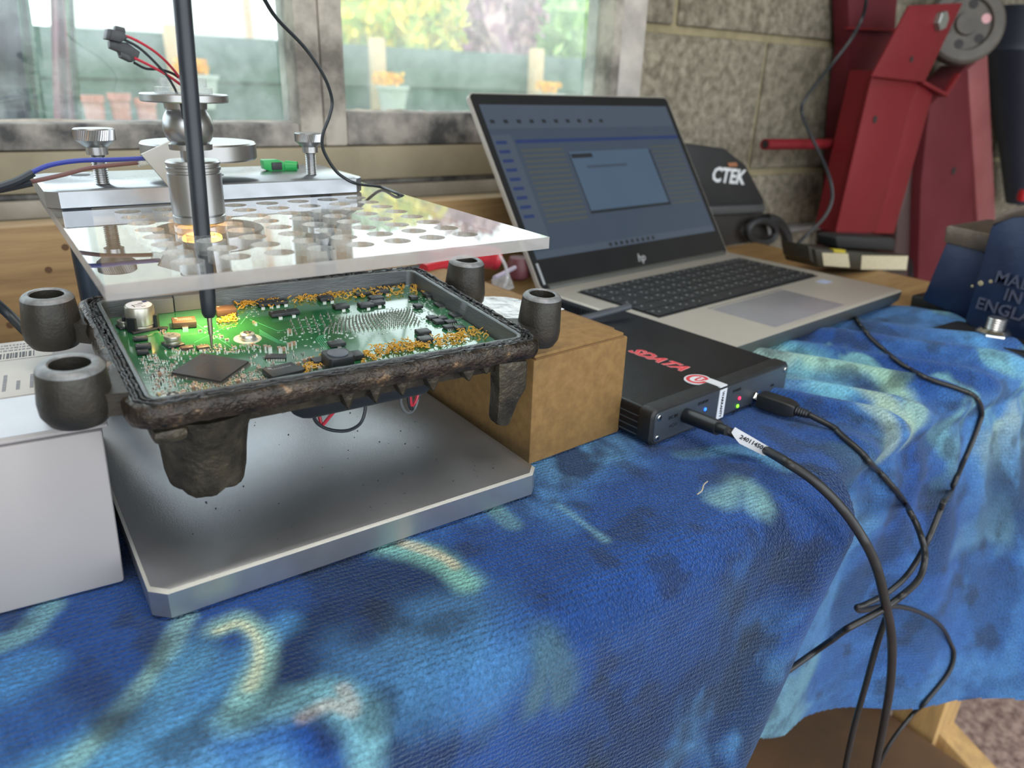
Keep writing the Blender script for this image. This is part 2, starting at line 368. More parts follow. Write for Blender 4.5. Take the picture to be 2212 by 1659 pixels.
for nm, lab, cat, px, py, d, r, cols in [
    ('yellow_bush', 'yellow flowering bush above the fence in the right window', 'bush', 865, 30, 6.0, .62, [leafm('yellow_bloom', '#d8c01e'), leafm('yellow_bloom_pale', '#e9dc62'), leafm('lime_leaf', '#a6b84a')]),
    ('purple_shrub', 'mauve shrub with bare pink branches beside the yellow bush', 'bush', 1030, 10, 7.8, .92, [leafm('mauve_leaf', '#9a6f7a'), leafm('pink_leaf', '#c9a4a4'), leafm('mauve_leaf2', '#9a6f80')]),
    ('green_tree', 'pale green leafy tree at the right of the right window', 'tree', 1270, 40, 10.0, 1.55, [leafm('pale_leaf', '#86a65a'), leafm('pale_leaf2', '#a3bb74'), leafm('mid_leaf', '#658748')]),
    ('dark_green_tree', 'deeper green tree behind the yellow bush by the mullion', 'tree', 790, -30, 10.3, 1.0, [leafm('mid_leaf3', '#6f9468'), leafm('mid_leaf4', '#9bb98c')])]:
    c = at5(px, py, d); bush(nm, lab, cat, c.x, c.y, c.z, r, cols, n=2200, ls=.06 * max(1, r))
# tan neighbour house behind the bushes
hs = thing('tan_house', 'distant tan house wall between mullion and yellow bush', 'house', (4.2, 11, -1.4))
a = PY(745, 60, 11).x; b = PY(1000, 60, 11).x
bm = bmesh.new(); bx(bm, a, b, 11, 12, -1.4, PY(760, 35, 11).z); bmlink('wall', bm, mat('tan_brick', '#b89a80', .9), hs)
bm = bmesh.new(); zt_ = PY(760, 35, 11).z; prism(bm, [Vector((a - .2, 10.8, zt_)), Vector((b + .2, 10.8, zt_)), Vector((b, 12.2, zt_ + .6)), Vector((a, 12.2, zt_ + .6))], Vector((0, .1, .05))); bmlink('roof', bm, MATS['slate_roof'], hs)
# flower planters fixed to the fence
m_pl = mat('grey_planter', '#aeb3ab', .7); m_yf = mat('yellow_flower', '#f0c02a', .6, col2='#e89a1e', nscale=30)
for px, py, lab in ((848, 200, 'under the left post of the right window'), (1190, 215, 'behind the laptop lid, right window'), (430, 178, 'seen behind the black probe rod')):
    c = PY(px, py, 4.72)
    root = thing('flower_planter', 'grey planter of yellow flowers on the fence, ' + lab, 'planter', (c.x, c.y, c.z - .12), group='planters along the fence')
    bm = bmesh.new(); lathe(bm, [(.07, -.14), (.10, .02), (.11, .02), (.11, .04), (.08, .04)], Matrix.Translation(c), seg=24); bmlink('pot', bm, m_pl, root)
    bm = bmesh.new()
    for i in range(160):
        q = c + Vector((random.uniform(-.11, .05), random.uniform(-.07, .07), .05 + random.uniform(0, .07)))
        E = Euler((random.uniform(0, 6), random.uniform(0, 6), 0)).to_matrix()
        bm.faces.new([bm.verts.new(q + E @ Vector(p) * .014) for p in ((-1, 0, 0), (0, -1, 0), (1, 0, 0), (0, 1, 0))])
    bmlink('flowers', bm, m_yf, root, kind='stuff')
# terracotta pots low on the left
for i, (px, py) in enumerate(((205, 245), (262, 240), (318, 250))):
    c = PY(px, py, 4.2)
    bm = bmesh.new(); lathe(bm, [(.035, -.16), (.045, .05), (.052, .05), (.052, .08), (.04, .08), (.036, .03)], Matrix.Translation(c), seg=20)
    o = tag(bmlink('terracotta_pot', bm, mat('terracotta', '#b98374', .9)), ['leftmost', 'middle', 'rightmost'][i] + ' terracotta pot on the shelf outside the left window', 'pot', 'terracotta pots outside')
bm = bmesh.new(); a = PY(170, 290, 4.2); b = PY(360, 290, 4.2); bx(bm, a.x, b.x, 4.08, 4.34, c.z - .20, c.z - .16)
for xx in (a.x + .05, b.x - .05): bx(bm, xx - .02, xx + .02, 4.1, 4.3, -1.4, c.z - .20)
tag(bmlink('pot_shelf', bm, m_post), 'tan plank shelf carrying the terracotta pots outside', 'shelf')
# coloured cloths hanging just outside the left pane
def drape(name, label, x0, x1, x2, x3, Y, m, top=-25, bot=330):
    bm = bmesh.new(); g = []
    for j in range(25):
        v = j / 24; py = top + (bot - top) * v; row = []
        for i in range(13):
            u = i / 12; px = (x0 + (x2 - x0) * v) * (1 - u) + (x1 + (x3 - x1) * v) * u
            p = PY(px, py, Y); p.y += .018 * math.sin(u * 14 + v * 2); row.append(bm.verts.new(p))
        g.append(row)
    for j in range(24):
        for i in range(12): f = bm.faces.new((g[j][i], g[j][i+1], g[j+1][i+1], g[j+1][i])); f.smooth = True
    bmesh.ops.solidify(bm, geom=bm.faces[:], thickness=.004)
    return tag(bmlink(name, bm, m), label, 'cloth')
drape('hanging_cloth', 'dark navy cloth hanging outside at the far left of the window', -90, 35, -60, 75, 1.5, mat('navy_cloth', '#2f3a52', .9, col2='#4a4f63', nscale=8))
drape('hanging_cloth', 'sea-green cloth hanging beside the navy cloth outside', 20, 62, 60, 112, 1.62, mat('green_cloth', '#5f8f78', .9, col2='#82ab95', nscale=8))
drape('hanging_cloth', 'dusty pink cloth hanging outside between two green ones', 108, 140, 122, 168, 1.7, mat('pink_cloth', '#a9707c', .9, col2='#bd8a92', nscale=8))
drape('hanging_cloth', 'narrow leaf-green cloth hanging outside right of pink cloth', 136, 160, 150, 182, 1.8, mat('leaf_cloth', '#5c8455', .9, col2='#7fa274', nscale=8))

# ============================================================ WORKBENCH
wb = thing('workbench', 'pale plywood workbench with a knotty pine upstand along its back', 'workbench', (.5, .45, -.9))
YE = .198       # front edge
bm = bmesh.new(); bx(bm, -1.2, 1.0, .256, .728, -.030, -.0045, bev=.002); bmlink('worktop', bm, m_ply, wb)
KU = 1.045
u0 = WX * -1.0 + WN * (.719 * KU); 
bm = bmesh.new(); bx(bm, -1.2, .76, .719 * KU, .719 * KU + .030, -.03, .22 + (.0978 - .22) * KU, M=MWALL, bev=.002); up = bmlink('upstand_plank', bm, m_wood, wb)
# knots of the pine board
m_knot = mat('pine_knot', '#594029', .7)
for px, py in ((105, 583), (22, 702), (141, 534)):
    p = PN(px, py, WN, WN * (.719 * KU - .0002)); bm = bmesh.new()
    lathe(bm, [(.0030, 0), (.0028, .0002), (.0006, .0003)], Matrix.Translation(p) @ WN.to_track_quat('-Z', 'Y').to_matrix().to_4x4(), seg=10); bmlink('knot', bm, m_knot, up)
m_dwood = mat('brown_board', '#4b3826', .8, col2='#6b4f35', nscale=6, stretch=(1, 1, 6))
m_twood = mat('tan_batten', '#9c7c50', .8, col2='#b8955f', nscale=10, stretch=(6, 6, 1))
for x0, x1, y0, y1, nm in ((.935, .995, .262, .322, 'leg'), (-.62, -.56, .262, .322, 'leg'), (.935, .995, .65, .71, 'leg'), (-.62, -.56, .65, .71, 'leg')):
    bm = bmesh.new(); bx(bm, x0, x1, y0, y1, -.9, -.030 if y0 > .25 else -.032, bev=.003); bmlink(nm, bm, m_twood, wb)
bm = bmesh.new(); bx(bm, -.60, .925, .20, .70, -.62, -.602, bev=.002); bmlink('lower_shelf', bm, m_dwood, wb)
bm = bmesh.new(); bx(bm, -.02, .02, -.25, .25, -.012, .012, M=Matrix.Translation((.955, .36, -.56)) @ Matrix.Rotation(.5, 4, 'X') @ Matrix.Rotation(.12, 4, 'Z'), bev=.002); bmlink('brace', bm, m_twood, wb)

# ============================================================ TOWEL
nu, nv = 560, 470
U = np.linspace(0, 1, nu); V = np.linspace(0, 1, nv)
ytop0 = .60; R = .026; drop = .36
top_len = ytop0 - (YE + 0.02); arc = R * math.pi / 2; total = top_len + arc + drop
xs0 = -.36
knots_y = [.60, .50, .44, .418, .393, .376, .331, .281, .246, .20]; knots_x = [.60, .70, .775, .805, .838, .842, .820, .790, .768, .765]
def sm(a, b, x):
    t = np.clip((x - a) / (b - a), 0, 1); return t * t * (3 - 2 * t)
rng = np.random.RandomState(3)
# lattice value noise
def vnoise(x, y, seed=0):
    xi = np.floor(x).astype(int); yi = np.floor(y).astype(int); xf = x - xi; yf = y - yi
    xf = xf * xf * (3 - 2 * xf); yf = yf * yf * (3 - 2 * yf)
    def h(a, b):
        n = (a * 374761393 + b * 668265263 + seed * 144665) & 0xffffffff; n = ((n ^ (n >> 13)) * 1274126177) & 0xffffffff
        return ((n ^ (n >> 16)) & 0xffff) / 65535.
    return (h(xi, yi) * (1 - xf) + h(xi + 1, yi) * xf) * (1 - yf) + (h(xi, yi + 1) * (1 - xf) + h(xi + 1, yi + 1) * xf) * yf
def fbm(x, y, o=4, seed=0):
    s = 0; a = .5; t = 0
    for k in range(o): s = s + a * vnoise(x * 2 ** k, y * 2 ** k, seed + k * 17); t += a; a *= .5
    return s / t
UU, VV = np.meshgrid(U, V)           # (nv, nu)
sv = VV * total                      # arc length from the back
ytmp = ytop0 - sv
xmax = np.interp(-np.clip(ytmp, .19, .6), [-k for k in knots_y], knots_x)
Xg = xs0 + UU * (xmax - xs0)
wr = sm(.36, .56, Xg)                # right part: larger radius, folds
Rr = R + .035 * wr
yedge = YE - .004 + 0 * Xg           # outermost y at the edge
yt = yedge + Rr                      # where rounding starts
s1 = ytop0 - yt; s2 = s1 + Rr * math.pi / 2
ang = np.clip((sv - s1) / Rr, 0, math.pi / 2)
Yg = np.where(sv < s1, ytop0 - sv, yt - Rr * np.sin(ang)); Zg = np.where(sv < s1, 0, -Rr * (1 - np.cos(ang)))
dn = np.maximum(sv - s2, 0); Zg = Zg - dn
# gentle unevenness on the flat part (never above the bench plane where things rest)
lum = fbm(Xg * 22, Yg * 22, 3, 5)
Zg = Zg - .0012 * lum - .0004
# front overhang fold: left sheet lies 2.5 cm in front of the right one
xe = .418 + .50 * np.clip(Zg + .0, -.4, 0)
deep = sm(0, .035, -Zg)
Yg = Yg + deep * (.032 * sm(-.004, .004, Xg - xe)) - deep * .012 * np.exp(-((Xg - xe + .02) / .03) ** 2)
# gathered folds fanning over the right part
def ridge(x, c, w): return np.exp(-((x - c) / w) ** 2)
fade = sm(.44, .36, Yg) * sm(.43, .48, Xg) 
skew = Xg + .55 * (Yg - .2)
f = 0
for c, w, a in ((.475, .012, .006), (.53, .016, .010), (.575, .012, .007), (.625, .018, .013), (.685, .014, .009), (.74, .02, .012), (.81, .018, .008), (.90, .03, .008)):
    f = f + a * ridge(skew, c, w)
dz = f * fade * (1 - .5 * deep); Zg = Zg + dz * np.cos(ang) ; Yg = Yg - dz * 1.2 * np.sin(ang) * np.exp(-dn / .10)
Zg = Zg + .004 * sm(.60, .80, Xg) * sm(.36, .28, Yg) * (1 - deep)
# flare of the hanging part to the right + long soft waves
Yg = Yg - np.maximum(Xg - .56, 0) * .65 * np.clip(dn / .30, 0, 1) 
Yg = Yg + sm(.0, .1, dn) * (.006 * np.sin(Xg * 38 + 1.0) * sm(.35, .5, Xg) + .004 * np.sin(Xg * 17))
co = np.stack([Xg, Yg, Zg], -1).reshape(-1, 3)
me = bpy.data.meshes.new('towel')
idx = np.arange(nu * nv).reshape(nv, nu)
hemz = np.interp(Xg[-1], [-.3, .36, .39, .45, .52, .56, .7, 1.0], [-.34, -.34, -.235, -.268, -.287, -.296, -.305, -.32])
keepv = Zg > hemz[None, :]
quads = np.stack([idx[:-1, :-1], idx[1:, :-1], idx[1:, 1:], idx[:-1, 1:]], -1).reshape(-1, 4)
kv = keepv.reshape(-1); quads = quads[kv[quads].all(1)]
me.vertices.add(len(co)); me.vertices.foreach_set('co', co.astype('f').ravel())
me.loops.add(len(quads) * 4); me.loops.foreach_set('vertex_index', quads.astype('i').ravel())
me.polygons.add(len(quads)); me.polygons.foreach_set('loop_start', np.arange(0, len(quads) * 4, 4, dtype='i'))
me.update(calc_edges=True)
# ---- printed tie-dye pattern, laid out in cloth coordinates (x along bench, s = distance from the back)
deepblue = np.array(srgb('#1c4284')[:3]); navy = np.array(srgb('#112449')[:3]); mid = np.array(srgb('#34639f')[:3]); sky = np.array(srgb('#5389b5')[:3])
cyan = np.array(srgb('#79b2ba')[:3]); pale = np.array(srgb('#a5b99c')[:3]); bone = np.array(srgb('#bfb8a0')[:3]); stain = np.array(srgb('#1d2128')[:3])
cloth_y = ytop0 - sv
wx = fbm(Xg * 9, cloth_y * 9, 4, 11) - .5; wy = fbm(Xg * 9 + 40, cloth_y * 9 + 13, 4, 23) - .5
ax = Xg + .09 * wx; ay = cloth_y + .09 * wy
n1 = fbm(ax * 13, ay * 13, 5, 31); n2 = fbm(ax * 22 + 5, ay * 17, 5, 47); n3 = fbm(ax * 9 + 2, ay * 11, 4, 71)
def mixc(c, d, t): return c * (1 - t[..., None]) + d * t[..., None]
col = np.zeros(Xg.shape + (3,)) + deepblue
col = mixc(col, mid, sm(.42, .60, n1)); col = mixc(col, sky, sm(.56, .72, n1) * .8)
col = mixc(col, navy, sm(.50, .66, n2) * .9)
col = mixc(col, navy, sm(.13, .20, Xg) * sm(.215, .16, cloth_y) * sm(.42, .35, Xg) * (.35 + .5 * sm(.40, .6, n3)))
right = sm(.40, .62, Xg) * sm(.12, .22, cloth_y)
col = mixc(col, np.array(srgb('#4a7fb8')[:3]), right * .75 * sm(.3, .55, n3))
col = mixc(col, cyan, right * sm(.52, .64, n2) * .75); col = mixc(col, pale, right * sm(.60, .70, n1) * .8)
col = mixc(col, stain, sm(.60, .74, fbm(Xg * 30, cloth_y * 30, 4, 91)) * .5)
low = sm(.16, -.02, cloth_y) * sm(.33, .42, Xg)
col = mixc(col, np.array(srgb('#305a94')[:3]), low * .6); col = mixc(col, np.array(srgb('#6a97a2')[:3]), low * sm(.48, .62, n3) * .8)
# strokes of the print (bone / cyan arcs)
def stroke(pts, w, c, a=1., soft=.6, z=0):
    global col
    P3 = []
    for q in pts:
        p = P(q[0], q[1], 0)
        if p.y < YE + .0: # on the rounded edge: unroll
            p = PY(q[0], q[1], YE - .004); p = Vector((p.x, YE + .018 + p.z * 1.0 - R * .57, 0)) if p.z < -.015 else Vector((p.x, YE + .012 + p.z, 0))
        P3.append((p.x, p.y))
    P3 = np.array([(v.x, v.y) for v in catmull([(a_, b_, 0) for a_, b_ in P3], 10)])
    d = np.full(Xg.shape, 9.)
    x = Xg + .006 * wx; y = cloth_y + .006 * wy
    box = (x > P3[:, 0].min() - w*2) & (x < P3[:, 0].max() + w*2) & (y > P3[:, 1].min() - w*2) & (y < P3[:, 1].max() + w*2)
    xb = x[box]; yb = y[box]; db = np.full(xb.shape, 9.)
    for i in range(len(P3) - 1):
        a0, b0 = P3[i], P3[i+1]; ab = b0 - a0; L = max((ab ** 2).sum(), 1e-12)
        t = np.clip(((xb - a0[0]) * ab[0] + (yb - a0[1]) * ab[1]) / L, 0, 1)
        db = np.minimum(db, np.hypot(xb - a0[0] - t * ab[0], yb - a0[1] - t * ab[1]))
    d[box] = db; nn = fbm(Xg * 60, cloth_y * 60, 3, 3)
    k = sm(w * 1.5, w * soft * .3, d + w * .9 * (nn - .5)) * a * (.62 + .35 * nn)
    col = mixc(col, np.array(srgb(c)[:3]), k)
stroke([(820, 1420), (900, 1380), (1000, 1330), (1100, 1390), (1080, 1470), (960, 1480), (870, 1450)], .024, '#4a80b0', .85)
stroke([(420, 1420), (250, 1560), (120, 1650)], .013, '#5fa0bd', .7)
stroke([(600, 1350), (500, 1450), (350, 1590), (160, 1655)], .009, '#4f92c4', .8)
stroke([(830, 1180), (900, 1190), (960, 1215), (1010, 1255)], .0085, '#86c4b2', .95)
stroke([(870, 1172), (915, 1185), (965, 1205), (985, 1220)], .0035, '#d4c8a8', .95)
stroke([(400, 1330), (330, 1440), (240, 1550), (140, 1650)], .005, '#8fbcae', .8)
stroke([(475, 1352), (520, 1338), (560, 1365), (570, 1410), (545, 1470), (515, 1525)], .007, '#93c2b4', .95)
stroke([(470, 1358), (515, 1342), (550, 1370), (558, 1420), (540, 1480)], .0028, '#cfd6b2', .9)
stroke([(500, 1545), (600, 1520), (700, 1500), (780, 1530), (800, 1600), (780, 1659)], .009, '#7cb6bf', .9)
stroke([(650, 1540), (710, 1512), (760, 1514), (785, 1540)], .003, '#c4a88c', .55)
stroke([(1060, 1090), (1110, 1130)], .006, '#7fb6a0', .7); stroke([(1210, 1090), (1310, 1160)], .003, '#7ab0c0', .6)
stroke([(1160, 1500), (1200, 1400), (1215, 1480)], .010, '#4c6c62', .7)
stroke([(1080, 1130), (1200, 1180), (1150, 1300), (1090, 1330)], .014, '#1c3a78', .5)
stroke([(740, 1290), (800, 1320), (790, 1370)], .009, '#1a2c58', .85)
stroke([(0, 1390), (60, 1360), (110, 1310)], .006, '#7fb4b0', .8); stroke([(-20, 1480), (60, 1440)], .012, '#4d90c8', .7)
stroke([(190, 1480), (230, 1520), (260, 1540)], .012, '#1b2a50', .8); stroke([(1250, 1290), (1400, 1340)], .014, '#183a70', .6)
stroke([(1560, 1080), (1600, 1040), (1640, 1090)], .010, '#86b8b4', .8); stroke([(1480, 980), (1600, 970), (1700, 1010)], .007, '#5e9ab8', .7)
stroke([(1700, 760), (1760, 780), (1800, 850)], .020, '#7cc4d4', .85); stroke([(1750, 800), (1900, 830), (2000, 900)], .012, '#9cc0a4', .85)
stroke([(1860, 850), (1990, 910), (2070, 960)], .010, '#a9c2a0', .85); stroke([(1850, 880), (1940, 930), (2010, 990)], .009, '#aac4ac', .8)
stroke([(1700, 690), (1800, 720)], .012, '#6fb0dc', .7); stroke([(1770, 820), (1860, 830)], .010, '#2b4a78', .8)
stroke([(1930, 690), (2000, 760)], .012, '#3a5c88', .7); stroke([(2050, 720), (2200, 800)], .012, '#5aa0d8', .7)
grime = fbm(Xg * 45 + 3, cloth_y * 45, 5, 131); col = mixc(col, stain, sm(.56, .74, grime) * .55)
col = col * (.82 + .36 * fbm(Xg * 120, cloth_y * 160, 3, 7))[..., None]
cols = np.concatenate([col.reshape(-1, 3), np.ones((nu * nv, 1))], 1)
ca = me.color_attributes.new('print', 'FLOAT_COLOR', 'POINT'); ca.data.foreach_set('color', cols.astype('f').ravel())
uvl = me.uv_layers.new(name='cloth'); uvv = np.stack([Xg.ravel(), cloth_y.ravel()], 1); uvl.data.foreach_set('uv', uvv[quads.ravel()].astype('f').ravel())
m = bpy.data.materials.new('tie_dye_towelling'); m.use_nodes = True; n = m.node_tree.nodes; l = m.node_tree.links; b = n['Principled BSDF']
at = n.new('ShaderNodeAttribute'); at.attribute_name = 'print'; uvn = n.new('ShaderNodeUVMap'); uvn.uv_map = 'cloth'
b.inputs['Roughness'].default_value = .95; b.inputs['Specular IOR Level'].default_value = .15; b.inputs['Sheen Weight'].default_value = .25; b.inputs['Sheen Roughness'].default_value = .5
b.inputs['Sheen Tint'].default_value = (.5, .7, 1, 1)
nzw = n.new('ShaderNodeTexNoise'); nzw.inputs['Scale'].default_value = 25; l.new(uvn.outputs[0], nzw.inputs[0])
mpn = n.new('ShaderNodeMapping'); mpn.inputs['Rotation'].default_value = (0, 0, .10); l.new(uvn.outputs[0], mpn.inputs[0])
wv = n.new('ShaderNodeTexWave'); wv.wave_type = 'BANDS'; wv.bands_direction = 'Y'; wv.inputs['Scale'].default_value = 105; wv.inputs['Distortion'].default_value = 2.2; wv.inputs['Detail Scale'].default_value = 2.5
wv.inputs['Detail'].default_value = 2; l.new(mpn.outputs[0], wv.inputs[0])
vo = n.new('ShaderNodeTexVoronoi'); vo.inputs['Scale'].default_value = 850; l.new(uvn.outputs[0], vo.inputs[0])
fn = n.new('ShaderNodeTexNoise'); fn.inputs['Scale'].default_value = 500; fn.inputs['Detail'].default_value = 3; l.new(uvn.outputs[0], fn.inputs[0])
ma = n.new('ShaderNodeMath'); ma.operation = 'MULTIPLY_ADD'; ma.inputs[1].default_value = .6; l.new(wv.outputs['Fac'], ma.inputs[0]); l.new(vo.outputs['Distance'], ma.inputs[2])
mb = n.new('ShaderNodeMath'); mb.operation = 'ADD'; l.new(ma.outputs[0], mb.inputs[0]); l.new(fn.outputs[0], mb.inputs[1])
bp = n.new('ShaderNodeBump'); bp.inputs['Strength'].default_value = .9; bp.inputs['Distance'].default_value = .0011; l.new(mb.outputs[0], bp.inputs['Height']); l.new(bp.outputs[0], b.inputs['Normal'])
mr = n.new('ShaderNodeMapRange'); mr.inputs[1].default_value = .3; mr.inputs[2].default_value = .7; mr.inputs[3].default_value = .72; mr.inputs[4].default_value = 1.25; l.new(fn.outputs[0], mr.inputs[0])
mc = n.new('ShaderNodeVectorMath'); mc.operation = 'SCALE'; l.new(at.outputs['Color'], mc.inputs[0]); l.new(mr.outputs[0], mc.inputs['Scale']); l.new(mc.outputs[0], b.inputs['Base Color'])
bmt = bmesh.new(); bmt.from_mesh(me); bmesh.ops.delete(bmt, geom=[v for v in bmt.verts if not v.link_faces], context='VERTS'); bmt.to_mesh(me); bmt.free()
tw = link('towel', me, None, smooth=True, mats=m)
tag(tw, 'blue tie-dye terry towel spread over the bench and hanging off its front edge', 'towel')

# ============================================================ PROBE FRAME (aluminium base plate, posts, bar, acrylic)
m_alu = mat('anodised_aluminium', '#8b8d90', .34, .85, col2='#97999c', nscale=9, bump=.12, bscale=1500, rough2=.42)
m_edge = mat('machined_aluminium', '#a4a8ad', .32, .85, nscale=60)
m_chrome = mat('bright_steel', '#c9cac8', .16, 1.0, nscale=30)
m_satin = mat('satin_steel', '#a9aaab', .30, .95, nscale=15)
m_postm = mat('blued_steel', '#3b4653', .35, .7)
ZA = .149; SA = (.22 - ZA) / .075
pf = thing('probing_frame', 'aluminium probing frame with thick base plate and clear perforated acrylic top', 'frame', (.13, .42, 0))
def chamfer_plate(x0, x1, y0, y1, z0, z1, ch, bev):
    bm = bmesh.new(); o = [(x0 + ch, y0), (x1 - ch, y0), (x1, y0 + ch), (x1, y1 - ch), (x1 - ch, y1), (x0 + ch, y1), (x0, y1 - ch), (x0, y0 + ch)]
    cx, cy = (x0 + x1) / 2, (y0 + y1) / 2
    def lp(ins, z): return [Vector((x + (-ins if x > cx else ins), y + (-ins if y > cy else ins), z)) for x, y in o]
    loft(bm, [lp(bev, z0), lp(0, z0 + bev), lp(0, z1 - bev), lp(bev, z1)], mis=[1, 1, 2, 0], smooth=False)
    return bm
bm = chamfer_plate(.0262, .2325, .288, .545, 0.0002, .0152, .0065, .0013)
# last cap is top -> face material 0
bm.faces.ensure_lookup_table()
for f in bm.faces:
    if f.normal.z > .95 or (len(f.verts) == 8 and f.calc_center_median().z > .014): f.material_index = 0
bmlink('base_plate', bm, [m_alu, m_edge, mat('cut_chamfer', '#b4b4ae', .5, .4, bump=.3, bscale=2500)], pf)
# posts
for x in (.046, .196):
    bm = bmesh.new(); lathe(bm, [(.0075, .0152), (.0075, .148)], Matrix.Translation((x, .505, 0)), seg=24); bmlink('post', bm, m_postm, pf)
# bar on top
bm = chamfer_plate(.0285, .2085, .459, .541, ZA + .0001, ZA + .0100, .006, .0008)
for f in bm.faces:
    if len(f.verts) == 8: f.material_index = 0
barm = mat('bar_aluminium', '#8f9295', .25, .9, nscale=20, rough2=.3)
bmlink('clamp_bar', bm, [barm, m_edge, m_edge], pf)
for x, y in ((.053, .525), (.125, .50)):
    bm = bmesh.new(); lathe(bm, [(.0052, ZA + .0100), (.0052, ZA + .0102)], Matrix.Translation((x, y, 0)), seg=20); bmlink('bar_screw_hole', bm, mat('dark_recess', '#2c2d2f', .6), pf)
# acrylic sheet with the grid of round holes
m_acr = glassy('clear_acrylic', (.97, .98, .98, 1), .05, hazecol=(.95, .96, .97, 1), nscale=30)
m_acre = glassy('acrylic_cut_edge', (.93, .94, .95, 1), .75, edge=True, hazecol=(.56, .53, .52, 1), nscale=25, lo=.25, hi=.7, hmin=.55)
holes = []
for i in range(8):
    for j in range(9):
        hx = (.067 + .0197 * i) * SA; hy = (.329 + .0196 * j) * SA
        if hy < .455: holes.append((hx, hy, .0064))
me = sheet([(.0315 * SA, .3035 * SA), (.2415 * SA, .3035 * SA), (.2415 * SA, .535), (.0315 * SA, .535)], holes, ZA - .0058, ZA)
m_hole_w = glassy('acrylic_hole_wall', (.95, .95, .95, 1), .42, edge=True, hazecol=(.85, .85, .84, 1), nscale=300, lo=.3, hi=.6, hmin=.20)
me.materials.append(m_acr); me.materials.append(m_acre); me.materials.append(m_hole_w)
for p in me.polygons: p.material_index = 0 if abs(p.normal.z) > .5 else (1 if p.area > 6e-5 else 2)
link('acrylic_sheet', me, pf)
# thumbscrews
def knob(x, y, s):
    root = pf; M = Matrix.Translation((x, y, ZA + .010)) @ Matrix.Scale(s, 4)
    bm = bmesh.new(); prof = []
    for k in range(34):
        z = k * .0006; prof.append((.0039 if k % 2 else .0033, z))
    lathe(bm, prof, M, seg=16); ts = bmlink('threaded_shaft', bm, m_satin, root)
    bm = bmesh.new(); lathe(bm, [(.0055, .016), (.0055, .020), (.0060, .0202), (.0098, .0235)], M, seg=36)
    seg = 110; rings = []
    for z, rr in ((.0235, .0098), (.0238, .0102), (.0292, .0102), (.0298, .0096)):
        ring = []
        for i in range(seg):
            a = 2 * math.pi * (i + (z - .0235) * 500) / seg; r = rr + (.00020 if i % 2 else -.0002) * (1 if .0236 < z < .0295 else 0)
            ring.append(bm.verts.new(M @ Vector((r * math.cos(a), r * math.sin(a), z))))
        rings.append(ring)
    for k in range(3):
        for i in range(seg): bm.faces.new((rings[k][i], rings[k][(i+1) % seg], rings[k+1][(i+1) % seg], rings[k+1][i]))
    bm.faces.new(rings[-1]); bmlink('knurled_head', bm, m_satin, root)
knob(.0585, .479, 1.0); knob(.1815, .482, .88)

# ------------------------------------------------------------ lamp cylinder on the acrylic
m_gold = mat('warm_led', '#ffb040', .4, emit='#ffb246', estr=9.0)
lc = P(433, 480, ZA)
lamp = thing('inspection_lamp', 'steel cylinder lamp with ball joint and discs standing on the acrylic', 'lamp', (lc.x, lc.y, ZA + .0002))
M = Matrix.Translation((lc.x, lc.y, ZA + .0003))
bm = bmesh.new(); lathe(bm, [(.0118, 0), (.0124, .0006), (.0124, .0035), (.0118, .0040), (.0124, .0046), (.0126, .024), (.0120, .0243), (.0120, .0252), (.0126, .0255), (.0126, .0268), (.0120, .0271), (.0120, .0280), (.0126, .0283), (.0126, .0292), (.0118, .0300)], M, seg=48); bmlink('barrel', bm, m_satin, lamp)
bm = bmesh.new(); lathe(bm, [(.0052, .0300), (.0052, .0345), (.0098, .0350), (.0100, .0375)] + [(.0115 * math.cos(a), .0455 + .0115 * math.sin(a)) for a in [-.75 + 1.45 * k / 10 for k in range(11)]] + [(.0095, .0535), (.0098, .0565)], M, seg=40); bmlink('ball_joint', bm, m_satin, lamp)
bm = bmesh.new(); lathe(bm, [(.019, .0565), (.0196, .057), (.0196, .0598), (.019, .0603)], M, seg=56); bmlink('round_flange', bm, m_satin, lamp)
m_clear = glassy('clear_plastic', (.95, .96, .96, 1), .45, hazecol=(.9, .92, .92, 1), nscale=200, hmin=.15)
bm = bmesh.new(); lathe(bm, [(.0128, .0603), (.0128, .0630), (.0106, .0632), (.0106, .0670), (.0030, .0672)], M, seg=40); bmlink('clear_cap', bm, m_clear, lamp)
bm = bmesh.new(); lathe(bm, [(.0095, -.0090), (.0095, -.0075), (.0088, -.0068)], M, seg=32); bmlink('led_ring', bm, m_gold, lamp)
sl = bpy.data.lights.new('led_light', 'SPOT'); sl.spot_size = math.radians(90); sl.spot_blend = 1.0; sl.shadow_soft_size = .006; sl.energy = 1.15; sl.color = (1.0, .68, .26); so = bpy.data.objects.new('led_light', sl); C.objects.link(so)
so.location = (lc.x, lc.y - .004, ZA - .0100); so.rotation_euler = (Vector((.086, .392, .094)) - Vector(so.location)).to_track_quat('-Z', 'Y').to_euler()
# larger disc behind on the bar
c = PY(431, 322, .492)
ck = thing('clamp_disc', 'wide round steel disc on a stem standing on the bar behind the lamp', 'disc', (c.x, .492, ZA + .0102))
bm = bmesh.new(); lathe(bm, [(.0320, -.0055), (.0330, -.0045), (.0330, .0035), (.0322, .0045)], Matrix.Translation(c), seg=64); bmlink('disc', bm, m_satin, ck)
bm = bmesh.new(); lathe(bm, [(.005, ZA + .0102), (.005, c.z - .0055)], Matrix.Translation((c.x, c.y, 0)), seg=20); bmlink('stem', bm, m_postm, ck)

